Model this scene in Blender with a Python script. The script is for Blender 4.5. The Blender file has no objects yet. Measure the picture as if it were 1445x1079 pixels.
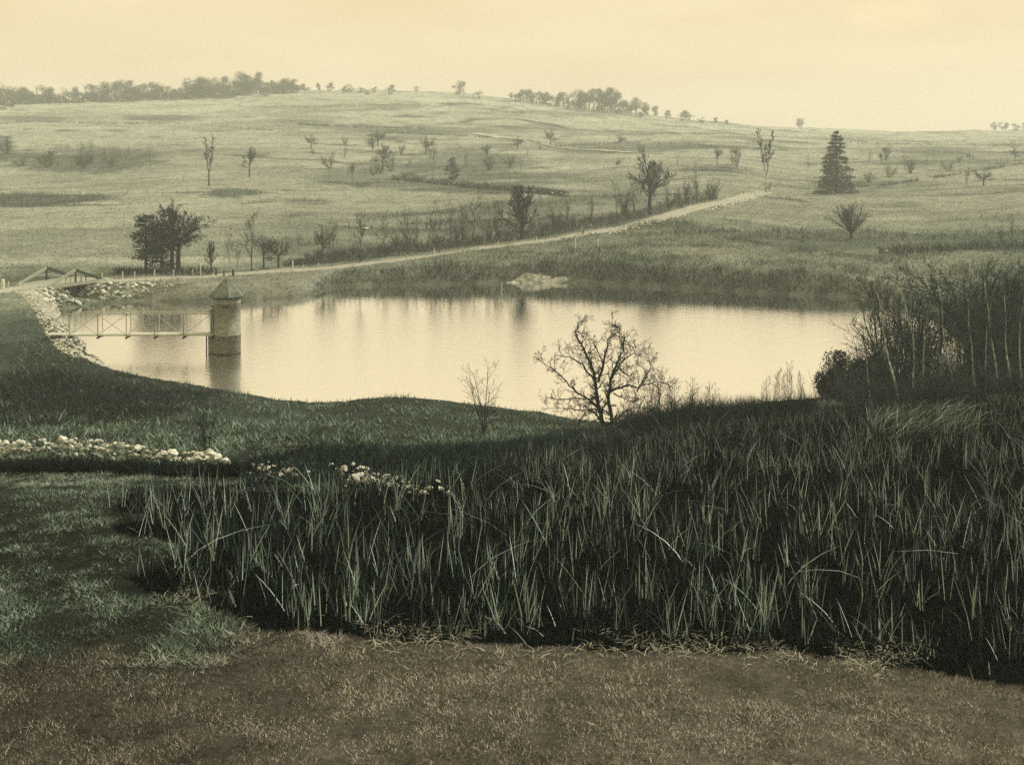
import bpy, math, random
import numpy as np
from mathutils import Vector, Matrix

# ------------------------------------------------------------------ camera
F, W, HGT, HOR, CAMZ = 1600.0, 1445.0, 1079.0, 190.0, 20.0     # photo pixels; horizon row; metres above the water
sc = bpy.context.scene
cam_d = bpy.data.cameras.new('camera')
cam = bpy.data.objects.new('camera', cam_d)
sc.collection.objects.link(cam)
cam.location = (0, 0, CAMZ)
cam.rotation_euler = (math.radians(90), 0, 0)
cam_d.sensor_width = 36.0
cam_d.lens = 36.0 * F / W
cam_d.shift_y = -(HGT / 2 - HOR) / W            # view camera held level, front lowered
cam_d.clip_start = 0.3
cam_d.clip_end = 9000
sc.camera = cam
sc.render.resolution_x, sc.render.resolution_y = 1024, 764

# ------------------------------------------------------------------ light
SUN_EL, SUN_AZ = math.radians(43), math.radians(62)      # azimuth measured from +Y (view direction) towards +X
world = bpy.data.worlds.new('World')
sc.world = world
world.use_nodes = True
nt = world.node_tree
nt.nodes.clear()
def wn(t, **k):
    n = nt.nodes.new(t)
    for a, b in k.items():
        setattr(n, a, b)
    return n
wo = wn('ShaderNodeOutputWorld'); bg = wn('ShaderNodeBackground')
sky = wn('ShaderNodeTexSky', sky_type='NISHITA', sun_disc=False)
sky.sun_elevation = SUN_EL; sky.sun_rotation = SUN_AZ
sky.dust_density = 6.0; sky.air_density = 1.5
hs = wn('ShaderNodeHueSaturation'); hs.inputs['Saturation'].default_value = 0.0
mul = wn('ShaderNodeMixRGB', blend_type='MULTIPLY'); mul.inputs[0].default_value = 1.0
mul.inputs[2].default_value = (0.93, 0.755, 0.47, 1)
veil = wn('ShaderNodeMixRGB', blend_type='MIX'); veil.inputs[0].default_value = 0.93   # an even veil of thin cloud over the clear sky
tc = wn('ShaderNodeTexCoord'); mp = wn('ShaderNodeMapping'); mp.inputs['Scale'].default_value = (1.2, 1.2, 5.0)
cl = wn('ShaderNodeTexNoise'); cl.inputs['Scale'].default_value = 3.4; cl.inputs['Detail'].default_value = 5.0
cr = wn('ShaderNodeValToRGB')
cr.color_ramp.elements[0].position = 0.30; cr.color_ramp.elements[0].color = (8.75, 6.98, 4.05, 1)
cr.color_ramp.elements[1].position = 0.72; cr.color_ramp.elements[1].color = (9.85, 8.25, 5.1, 1)
L = nt.links.new
L(sky.outputs[0], hs.inputs['Color']); L(hs.outputs[0], mul.inputs[1])
L(tc.outputs['Generated'], mp.inputs['Vector']); L(mp.outputs[0], cl.inputs['Vector']); L(cl.outputs['Fac'], cr.inputs[0])
L(mul.outputs[0], veil.inputs[1]); L(cr.outputs[0], veil.inputs[2])
nv = wn('ShaderNodeVectorMath', operation='SUBTRACT'); nv.inputs[1].default_value = (.317, .943, .099)
nsc = wn('ShaderNodeVectorMath', operation='MULTIPLY'); nsc.inputs[1].default_value = (24.0, 24.0, 62.0)
nl = wn('ShaderNodeVectorMath', operation='LENGTH'); wob = wn('ShaderNodeTexNoise'); wob.inputs['Scale'].default_value = 26.0; wob.inputs['Detail'].default_value = 4.0
nad = wn('ShaderNodeMath', operation='ADD'); cmr = wn('ShaderNodeMapRange', interpolation_type='SMOOTHSTEP')
cmr.inputs[1].default_value = 1.15; cmr.inputs[2].default_value = 1.75; cmr.inputs[3].default_value = 1.055; cmr.inputs[4].default_value = 1.0
nw = wn('ShaderNodeMath', operation='MULTIPLY'); nw.inputs[1].default_value = 1.5
L(tc.outputs['Generated'], nv.inputs[0]); L(nv.outputs[0], nsc.inputs[0]); L(nsc.outputs[0], nl.inputs[0]); L(tc.outputs['Generated'], wob.inputs['Vector']); L(wob.outputs['Fac'], nw.inputs[0])
L(nl.outputs['Value'], nad.inputs[0]); L(nw.outputs[0], nad.inputs[1]); L(nad.outputs[0], cmr.inputs[0])
puff = wn('ShaderNodeMixRGB', blend_type='MULTIPLY'); puff.inputs[0].default_value = 1.0          # the one faint cloud at upper right
L(veil.outputs[0], puff.inputs[1]); L(cmr.outputs[0], puff.inputs[2])
L(puff.outputs[0], bg.inputs['Color']); bg.inputs['Strength'].default_value = 0.107
L(bg.outputs[0], wo.inputs['Surface'])

sun_d = bpy.data.lights.new('sun', 'SUN'); sun_d.energy = 3.4; sun_d.angle = math.radians(2.0); sun_d.color = (1.0, 0.93, 0.80)
sun = bpy.data.objects.new('sun', sun_d); sc.collection.objects.link(sun)
sdir = Vector((math.sin(SUN_AZ) * math.cos(SUN_EL), math.cos(SUN_AZ) * math.cos(SUN_EL), math.sin(SUN_EL)))
sun.rotation_euler = sdir.to_track_quat('Z', 'Y').to_euler()
vs = sc.view_settings
vs.view_transform = 'Standard'; vs.look = 'None'; vs.exposure = 0.0; vs.gamma = 1.0; vs.use_curve_mapping = False
cy = sc.cycles
cy.max_bounces = 6; cy.diffuse_bounces = 3; cy.glossy_bounces = 3; cy.volume_bounces = 1; cy.transparent_max_bounces = 4
cy.use_denoising = False; cy.use_adaptive_sampling = True; cy.adaptive_threshold = 0.004
cy.caustics_reflective = False; cy.caustics_refractive = False

R = random.Random(11)
NR = np.random.default_rng(7)
COL = sc.collection

# ------------------------------------------------------------------ helpers: objects
def tag(o, label=None, cat=None, group=None, kind=None):
    if label: o['label'] = label
    if cat: o['category'] = cat
    if group: o['group'] = group
    if kind: o['kind'] = kind
    return o
def link(name, mesh, mat=None, parent=None):
    o = bpy.data.objects.new(name, mesh); COL.objects.link(o)
    if mat is not None and not mesh.materials: mesh.materials.append(mat)
    if parent is not None: o.parent = parent
    return o
def empty(name, loc, rz=0.0, scale=(1, 1, 1)):
    o = bpy.data.objects.new(name, None); COL.objects.link(o)
    o.location = loc; o.rotation_euler = (0, 0, rz); o.scale = scale; o.empty_display_size = 0.3
    return o
def tri_mesh(name, V, T, col=None, smooth=False):
    V = np.asarray(V, dtype=np.float32).reshape(-1, 3); T = np.asarray(T, dtype=np.int32).reshape(-1, 3)
    me = bpy.data.meshes.new(name)
    me.vertices.add(len(V)); me.vertices.foreach_set('co', V.ravel())
    me.loops.add(len(T) * 3); me.loops.foreach_set('vertex_index', T.ravel())
    me.polygons.add(len(T)); me.polygons.foreach_set('loop_start', np.arange(0, len(T) * 3, 3, dtype=np.int32))
    if smooth: me.polygons.foreach_set('use_smooth', np.ones(len(T), dtype=bool))
    if col is not None:
        a = me.color_attributes.new('Col', 'FLOAT_COLOR', 'POINT')
        c = np.ones((len(V), 4), dtype=np.float32); c[:, :3] = col
        a.data.foreach_set('color', c.ravel())
    me.update(calc_edges=True); me.validate()
    return me

# ------------------------------------------------------------------ helpers: materials
MATS = {}
def mat_basic(name, base, var=0.25, scale=3.0, rough=0.9, bump=0.0, bump_scale=20.0, spec=0.05, coords='Object', dark=None):
    m = bpy.data.materials.new(name); m.use_nodes = True; t = m.node_tree; n = t.nodes; l = t.links.new
    p = n['Principled BSDF']; p.inputs['Roughness'].default_value = rough
    p.inputs['Specular IOR Level'].default_value = spec
    c = n.new('ShaderNodeTexCoord'); z = n.new('ShaderNodeTexNoise'); z.inputs['Scale'].default_value = scale; z.inputs['Detail'].default_value = 6
    l(c.outputs[coords], z.inputs['Vector'])
    r = n.new('ShaderNodeValToRGB'); r.color_ramp.elements[0].position = 0.3; r.color_ramp.elements[1].position = 0.7
    lo = dark if dark else [x * (1 - var) for x in base]
    r.color_ramp.elements[0].color = (*lo, 1); r.color_ramp.elements[1].color = (*[min(1, x * (1 + var)) for x in base], 1)
    l(z.outputs['Fac'], r.inputs[0]); l(r.outputs[0], p.inputs['Base Color'])
    if bump:
        z2 = n.new('ShaderNodeTexNoise'); z2.inputs['Scale'].default_value = bump_scale; z2.inputs['Detail'].default_value = 4
        l(c.outputs[coords], z2.inputs['Vector'])
        b = n.new('ShaderNodeBump'); b.inputs['Strength'].default_value = bump; b.inputs['Distance'].default_value = 0.05
        l(z2.outputs['Fac'], b.inputs['Height']); l(b.outputs[0], p.inputs['Normal'])
    MATS[name] = m
    return m
def mat_col(name, rough=0.8, spec=0.15, noise_scale=None, amp=0.3, bump=0.0, bscale=2.0):
    m = bpy.data.materials.new(name); m.use_nodes = True; t = m.node_tree; n = t.nodes; l = t.links.new
    p = n['Principled BSDF']; p.inputs['Roughness'].default_value = rough; p.inputs['Specular IOR Level'].default_value = spec
    a = n.new('ShaderNodeAttribute'); a.attribute_name = 'Col'
    if noise_scale is None:
        l(a.outputs['Color'], p.inputs['Base Color'])
    else:
        g = n.new('ShaderNodeNewGeometry'); prev = a.outputs['Color']
        for k, (s, am) in enumerate(noise_scale):
            z = n.new('ShaderNodeTexNoise'); z.inputs['Scale'].default_value = s; z.inputs['Detail'].default_value = 4; z.inputs['Roughness'].default_value = 0.62
            l(g.outputs['Position'], z.inputs['Vector'])
            mr = n.new('ShaderNodeMapRange'); mr.inputs[1].default_value = 0.28; mr.inputs[2].default_value = 0.72
            mr.inputs[3].default_value = 1 - am; mr.inputs[4].default_value = 1 + am
            l(z.outputs['Fac'], mr.inputs[0])
            mm = n.new('ShaderNodeMixRGB'); mm.blend_type = 'MULTIPLY'; mm.inputs[0].default_value = 1
            l(prev, mm.inputs[1]); l(mr.outputs[0], mm.inputs[2]); prev = mm.outputs[0]
        l(prev, p.inputs['Base Color'])
        if bump:
            z = n.new('ShaderNodeTexNoise'); z.inputs['Scale'].default_value = bscale; z.inputs['Detail'].default_value = 8; z.inputs['Roughness'].default_value = 0.7
            l(g.outputs['Position'], z.inputs['Vector'])
            b = n.new('ShaderNodeBump'); b.inputs['Strength'].default_value = bump; b.inputs['Distance'].default_value = 0.3
            l(z.outputs['Fac'], b.inputs['Height']); l(b.outputs[0], p.inputs['Normal'])
    MATS[name] = m
    return m

M_GROUND = mat_col('ground_cover', 1.0, 0.0, [(0.35, 0.22), (2.2, 0.38), (9.0, 0.35)], bump=0.7, bscale=1.3)
M_BLADE = mat_col('plant_blades', 0.9, 0.03)
M_BARK = mat_basic('dark_bark', (0.021, 0.036, 0.036), 0.4, 4.0, 0.9)
M_BARKF = mat_basic('grey_bark', (0.055, 0.074, 0.062), 0.35, 2.0, 0.9)
M_TWIG = mat_basic('fine_twigs', (0.052, 0.070, 0.058), 0.3, 1.0, 0.9)
M_BIRCH = mat_basic('birch_bark', (0.46, 0.52, 0.46), 0.3, 1.7, 0.7, dark=(0.05, 0.065, 0.06))
M_NEEDLE = mat_basic('pine_needles', (0.024, 0.042, 0.040), 0.45, 0.6, 0.8)
M_SPRUCE = mat_basic('spruce_needles', (0.085, 0.112, 0.092), 0.5, 0.7, 0.8)
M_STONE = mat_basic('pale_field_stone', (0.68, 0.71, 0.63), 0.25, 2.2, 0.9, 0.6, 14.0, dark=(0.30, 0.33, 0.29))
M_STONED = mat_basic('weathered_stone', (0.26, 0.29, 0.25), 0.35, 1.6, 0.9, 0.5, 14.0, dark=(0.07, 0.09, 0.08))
M_WOODP = mat_basic('bleached_timber', (0.32, 0.345, 0.29), 0.25, 6.0, 0.8, 0.2, 30.0)
M_WOODD = mat_basic('dark_timber', (0.045, 0.06, 0.052), 0.35, 6.0, 0.85, 0.2, 30.0)
M_WHITE = mat_basic('whitewashed_wood', (0.58, 0.62, 0.54), 0.15, 5.0, 0.7)
M_ROAD = mat_basic('dirt_road', (0.36, 0.375, 0.32), 0.22, 0.8, 0.95, 0.4, 6.0, coords='Generated')

# ------------------------------------------------------------------ terrain table
def zz(py, Y): return CAMZ - (py - HOR) / F * Y
FG = [(-200, 19.0), (-30, 18.6), (2, 18.2), (8, 14.6), (13, 11.95), (15, 11.65), (19, 11.5), (24, 11.2), (30, 10.5)]
def crest(py, Y): return [(Y, zz(py, Y)), (Y + 120, zz(py, Y) - 4), (1500, zz(py, Y) - 25)]
COLS = [
 (-1400, FG + [(38, 9), (58, 6), (74, 4), (95, 2.5), (124, 3), (150, 4), (200, 6), (260, 9), (330, 12), (420, 18), (560, 30), (650, 37)] + crest(160, 760)),
 (-400, FG + [(38, 8.7), (46, 7.2), (58, 4.9), (66, 3.2), (74, 1.8), (84, 0.9), (95, 0.6), (105, .8), (115, 1.2), (124, 1.6), (150, 2.2), (170, 2.2), (200, 3), (260, 5), (330, 7), (420, 13.4), (560, 28), (650, 35)] + crest(155, 760)),
 (0, FG + [(38, 8.7), (46, 7.2), (58, 4.9), (66, 3.2), (74, 1.6), (84, 0.6), (95, 0.4), (105, .8), (115, 1.6), (124, 2.0), (134, 2.1), (150, 2.2), (170, 1.9), (200, 2.5), (260, 3.8), (330, 5.6), (420, 13.4), (560, 28.7), (650, 36)] + crest(150, 760)),
 (120, FG + [(38, 8.9), (46, 7.3), (58, 5), (66, 3.3), (74, 2), (84, 1.8), (89, 2.0), (96, 1.9), (126, 1.9), (138, 2.0), (150, 2.0), (170, 2.1), (200, 2.6), (260, 4.2), (330, 6.3), (420, 13.5), (560, 28.5), (680, 38)] + crest(144, 760)),
 (250, FG + [(38, 8.9), (46, 7.2), (58, 4.8), (66, 3.2), (74, 2.2), (82, 1.8), (88, 1.3), (137, 1.8), (143, 2.0), (152, 1.95), (170, 2.2), (235, 3.8), (290, 5.5), (350, 9), (440, 17.2), (600, 29.5), (690, 40)] + crest(138, 760)),
 (420, FG + [(38, 9.2), (45, 7.9), (58, 5.1), (68, 2.6), (76, 1.5), (80, 1.1), (140, 1.6), (151, 2.06), (175, 2.5), (230, 4.2), (290, 5.5), (350, 9.2), (440, 17.5), (600, 32), (690, 43)] + crest(127, 760)),
 (560, FG + [(38, 9.0), (45, 7.3), (55, 4.9), (65, 3.2), (75.7, 2.45), (80, 1.6), (145, 1.6), (151, 1.8), (154, 2.35), (160, 2.4), (166, 2.4), (195, 2.94), (240, 3.5), (320, 6), (380, 10.5), (480, 20), (600, 31.5), (690, 43)] + crest(126, 760)),
 (700, FG + [(38, 9.0), (45, 7.6), (55, 5.1), (65, 3.1), (74, 1.95), (79, 1.3), (150, 1.8), (156, 2.6), (163, 3.1), (168, 3.3), (173, 3.3), (200, 3.75), (260, 5.4), (330, 7.6), (420, 14.7), (520, 23.2), (640, 34.5)] + crest(136, 760)),
 (850, FG + [(38, 8.9), (45, 7.4), (55, 5.0), (65, 2.9), (72.5, 1.35), (76, .9), (149, 1.8), (155.5, 2.9), (163, 3.4), (182, 4.4), (188, 4.4), (215, 5.2), (270, 6.5), (340, 9.4), (440, 14.5), (560, 22.5)] + crest(154, 720)),
 (1000, FG + [(38, 9.2), (45, 8), (55, 5.6), (65, 3.6), (72, 2.2), (76, 1.3), (143, 1.8), (149, 2.9), (156, 3.4), (175, 3.9), (222, 6.1), (228, 6.1), (260, 7), (320, 10), (420, 14.7), (520, 18.8)] + crest(171, 700)),
 (1160, FG + [(38, 9.4), (45, 8.3), (55, 6.1), (65, 4), (70, 3.2), (76, 2.2), (80, 1.4), (138, 1.8), (144, 2.9), (153, 3.4), (180, 3.6), (205, 4.6), (270, 5.7), (330, 7.6), (430, 11.9), (560, 16.9)] + crest(182, 800)),
 (1300, FG + [(38, 9.6), (45, 8.7), (55, 6.5), (65, 4.6), (74, 2.8), (80, 1.8), (125, 1.4), (150, 2.2), (165, 3.4), (210, 4.25), (300, 6.9), (380, 10.5), (520, 15.1)] + crest(185, 850)),
 (1445, FG + [(38, 9.8), (45, 9), (55, 7), (65, 5.2), (75, 3.5), (85, 2.6), (100, 2.4), (130, 2.4), (155, 3.5), (200, 5), (290, 7.6), (380, 10.5), (520, 15.1)] + crest(184, 860)),
 (1850, FG + [(38, 10), (45, 9.3), (55, 7.6), (65, 6), (85, 4), (130, 4), (155, 5), (200, 6.5), (290, 9), (380, 12), (520, 16)] + crest(182, 860)),
 (2850, FG + [(38, 11), (55, 9), (85, 7), (130, 7), (200, 9), (290, 11), (380, 14), (520, 17)] + crest(182, 860)),
]
cu = np.array([(c[0] - 722.5) / F for c in COLS])
US = np.concatenate([np.linspace(-1.30, -0.53, 46)[:-1], np.arange(-0.53, 0.5301, 0.003), np.linspace(0.53, 1.30, 46)[1:]])
YS = np.concatenate([np.linspace(-200, -20, 10), np.linspace(-16, 5.5, 16), np.geomspace(6, 1500, 575)])
def spread(Y): return np.where(Y > 6, Y, 6 + (6 - Y) * 1.2)

def hashn(ix, iy, s):
    h = (ix.astype(np.int64) * 374761393 + iy.astype(np.int64) * 668265263 + s * 974711) & 0x7fffffff
    h = ((h ^ (h >> 13)) * 1274126177) & 0x7fffffff
    return ((h ^ (h >> 16)) & 0xffff) / 65535.0
def vnoise(x, y, s=0):
    ix = np.floor(x); iy = np.floor(y); fx = x - ix; fy = y - iy
    fx = fx * fx * (3 - 2 * fx); fy = fy * fy * (3 - 2 * fy)
    a = hashn(ix, iy, s); b = hashn(ix + 1, iy, s); c = hashn(ix, iy + 1, s); d = hashn(ix + 1, iy + 1, s)
    return (a * (1 - fx) + b * fx) * (1 - fy) + (c * (1 - fx) + d * fx) * fy
def fbm(x, y, s=0, o=4):
    r = 0; a = 0.5
    for k in range(o):
        r = r + a * (vnoise(x, y, s + k) - 0.5) * 2; x = x * 2.03 + 11.3; y = y * 2.03 + 5.7; a *= 0.5
    return r

def pchip_cols(P, u):
    # P: (rows, ncol) values at cu -> values at u, monotone cubic
    h = np.diff(cu); d = np.diff(P, axis=1) / h
    m = np.zeros_like(P); m[:, 0] = d[:, 0]; m[:, -1] = d[:, -1]
    for i in range(1, P.shape[1] - 1):
        ok = d[:, i - 1] * d[:, i] > 0
        w1 = 2 * h[i] + h[i - 1]; w2 = h[i] + 2 * h[i - 1]
        with np.errstate(divide='ignore', invalid='ignore'):
            mm = (w1 + w2) / (w1 / d[:, i - 1] + w2 / d[:, i])
        m[:, i] = np.where(ok, mm, 0)
    k = np.clip(np.searchsorted(cu, u) - 1, 0, len(cu) - 2)
    t = np.clip((u - cu[k]) / h[k], 0, 1)
    return ((2 * t**3 - 3 * t**2 + 1) * P[:, k] + (t**3 - 2 * t**2 + t) * h[k] * m[:, k] +
            (-2 * t**3 + 3 * t**2) * P[:, k + 1] + (t**3 - t**2) * h[k] * m[:, k + 1])

P = np.stack([np.interp(YS, [a for a, b in c[1]], [b for a, b in c[1]]) for c in COLS], axis=1)
ker = np.array([1, 3, 5, 3, 1.0]); ker /= ker.sum()
Pp = np.pad(P, ((2, 2), (0, 0)), 'edge')
P = sum(ker[k] * Pp[k:k + len(YS)] for k in range(5))
ZT = pchip_cols(P, US)
GX = US[None, :] * spread(YS)[:, None]; GY = np.repeat(YS[:, None], len(US), 1)

# the pond outline on the water plane
POND = [(-52.4, 129.5), (-47, 120), (-41.9, 110.3), (-35.8, 98.5), (-30, 90), (-22, 85), (-12, 81), (-4, 80), (2, 78.5), (5, 77), (8, 77), (12, 78.5), (17, 80),
        (22.5, 83), (26, 85), (32, 88), (37, 94), (41, 102), (44, 112), (46, 125), (46, 136), (41.8, 140), (33.5, 142), (25.3, 146), (16.6, 149.5), (10.3, 153.0), (3.6, 154), (-2.2, 153),
        (-7.8, 151.5), (-15.3, 151), (-21, 150), (-23.8, 148.5), (-23.6, 145), (-25, 141.6), (-27.9, 138.5), (-33.4, 136.2), (-39, 135), (-44.6, 136.6), (-47.5, 134.5), (-50.5, 131)]
POND = np.array(POND, float)
# soften the outline
def subdiv_closed(p, n=2):
    for _ in range(n):
        q = np.roll(p, -1, 0); p = np.stack([0.75 * p + 0.25 * q, 0.25 * p + 0.75 * q], 1).reshape(-1, 2)
    return p
PONDS = subdiv_closed(POND, 2)
PONDS = PONDS + np.stack([fbm(PONDS[:, 0] * .35, PONDS[:, 1] * .35, 5), fbm(PONDS[:, 0] * .35, PONDS[:, 1] * .35, 9)], 1) * 0.7
def pond_sd(x, y):
    x = np.asarray(x, float); y = np.asarray(y, float)
    d2 = np.full(x.shape, 1e9); ins = np.zeros(x.shape, bool)
    for a, b in zip(PONDS, np.roll(PONDS, -1, 0)):
        e = b - a; t = np.clip(((x - a[0]) * e[0] + (y - a[1]) * e[1]) / (e @ e), 0, 1)
        d2 = np.minimum(d2, (x - a[0] - t * e[0])**2 + (y - a[1] - t * e[1])**2)
        c = ((a[1] > y) != (b[1] > y))
        if c.any():
            with np.errstate(divide='ignore', invalid='ignore'):
                ins ^= c & (x < (b[0] - a[0]) * (y - a[1]) / (b[1] - a[1] + 1e-12) + a[0])
    return np.where(ins, -1, 1) * np.sqrt(d2)
near = (GY > 60) & (GY < 190) & (np.abs(GX) < 90)
SD = np.full(GX.shape, 99.0); SD[near] = pond_sd(GX[near], GY[near])
# bumps and hummocks, growing with distance
amp = np.interp(YS, [0, 15, 40, 90, 160, 400, 800], [0, .04, .12, .10, .25, .8, 1.2])[:, None]
ZT = ZT + amp * (fbm(GX / 9, GY / 9, 3, 4) + 0.9 * fbm(GX / 60, GY / 45, 21, 3) * (GY > 190))
ZT = ZT + np.interp(YS, [10, 14, 40, 60], [0, .05, .08, .05])[:, None] * fbm(GX / 0.9, GY / 0.9, 41, 3)
ZT = ZT + np.interp(YS, [160, 220, 700], [0, .5, 1.2])[:, None] * np.maximum(0, fbm(GX / 35, GY / 12, 77, 3)) # terracettes
BD = np.array([.46, .888]); BC = np.array([-54.7, 137.5]); BP = np.array([.888, -.46])     # bridge axis, centre, across
al = (GX - BC[0]) * BD[0] + (GY - BC[1]) * BD[1]; ac = (GX - BC[0]) * BP[0] + (GY - BC[1]) * BP[1]
chan = np.clip(1 - (np.abs(al) - 1.7) / 1.2, 0, 1) * ((ac > -14) & (ac < 7))
ZT = np.where(SD > 0, np.minimum(ZT, 0.08 + np.where((GY > 139) & (GX > -23.5), 1.05, 0.66) * np.maximum(SD, 0) + 0.05 * fbm(GX, GY, 8)), -0.1 - np.minimum(2.2, -0.4 * np.minimum(SD, 0)))
ZT = np.where(SD > 0, np.maximum(ZT, 0.06), ZT)
ZT = ZT * (1 - chan) + chan * np.minimum(ZT, 0.25)

def ground(x, y):
    x = np.asarray(x, float); y = np.asarray(y, float)
    u = x / spread(y)
    j = np.clip(np.searchsorted(US, u) - 1, 0, len(US) - 2); i = np.clip(np.searchsorted(YS, y) - 1, 0, len(YS) - 2)
    tu = np.clip((u - US[j]) / (US[j + 1] - US[j]), 0, 1); tv = np.clip((y - YS[i]) / (YS[i + 1] - YS[i]), 0, 1)
    return (ZT[i, j] * (1 - tu) + ZT[i, j + 1] * tu) * (1 - tv) + (ZT[i + 1, j] * (1 - tu) + ZT[i + 1, j + 1] * tu) * tv
_yy = np.geomspace(10, 1450, 5000)
def hit(px, py, ymin=10.0):
    """where the line of sight through a pixel meets the ground (or the water)"""
    u = (px - 722.5) / F; k = (py - HOR) / F
    g = np.maximum(ground(u * _yy, _yy), 0.0)
    ok = (g >= CAMZ - k * _yy) & (_yy >= ymin)
    if not ok.any():
        d = np.where(_yy > ymin, np.abs(g - (CAMZ - k * _yy)) / _yy, 9); i = int(np.argmin(d))
    else: i = int(np.argmax(ok))
    Y = _yy[i]; X = u * Y
    return Vector((X, Y, float(ground(X, Y))))

# ground cover colour
def smooth(a, b, x): t = np.clip((x - a) / (b - a), 0, 1); return t * t * (3 - 2 * t)
def in_reeds(x, y, extra=0.0):
    a = fbm(x / 2.0, y / 2.0, 161, 3); b_ = fbm(x / 2.0, y / 2.0, 171, 3); k_ = np.interp(y, [17, 24, 60], [.35, 1.4, 2.5])
    return in_poly(x + a * k_ * 1.3, y + b_ * k_ * .8 + extra, REED)
def in_poly(x, y, poly):
    ins = np.zeros(np.shape(x), bool); p = np.array(poly, float)
    for a, b in zip(p, np.roll(p, -1, 0)):
        ins ^= ((a[1] > y) != (b[1] > y)) & (x < (b[0] - a[0]) * (y - a[1]) / (b[1] - a[1] + 1e-12) + a[0])
    return ins
# the reed bed on the ground (world metres), read off the photograph's outline
REED_PX = [(205, 800), (235, 832), (390, 888), (560, 905), (800, 914), (1100, 922), (1300, 942), (1470, 978), (2100, 1000), (2100, 575), (1470, 566), (1300, 566), (1150, 574), (1010, 590), (905, 608), (800, 636),
           (700, 660), (640, 680), (480, 698), (330, 690), (240, 690), (208, 715)]
REED = np.array([hit(x, y)[:2] for x, y in REED_PX])
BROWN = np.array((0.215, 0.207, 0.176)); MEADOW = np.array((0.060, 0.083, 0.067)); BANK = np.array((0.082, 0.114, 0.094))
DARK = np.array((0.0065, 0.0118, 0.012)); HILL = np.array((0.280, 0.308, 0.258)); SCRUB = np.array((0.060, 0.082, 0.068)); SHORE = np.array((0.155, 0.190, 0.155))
PATCH = [(50, 282, 120, 11, .9), (330, 273, 50, 7, .8), (120, 226, 110, 20, .75), (0, 210, 25, 18, .8), (45, 168, 60, 5, .6), (230, 167, 60, 5, .7), (660, 228, 95, 20, .6), (530, 240, 80, 14, .45), (430, 168, 60, 6, .4),
         (700, 268, 150, 6, .8), (820, 225, 60, 8, .3), (880, 270, 60, 18, .35), (1210, 262, 120, 10, .5), (1330, 225, 110, 16, .35), (1370, 350, 90, 5, .8), (1160, 350, 80, 6, .3), (930, 208, 160, 3, .5), (600, 186, 150, 4, .4),
         (800, 160, 110, 6, .5), (430, 285, 40, 5, .5), (560, 195, 40, 4, .5), (1250, 290, 60, 5, .3), (1010, 240, 60, 9, .3), (470, 312, 70, 4, .3), (1100, 335, 100, 8, .3)]
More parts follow.
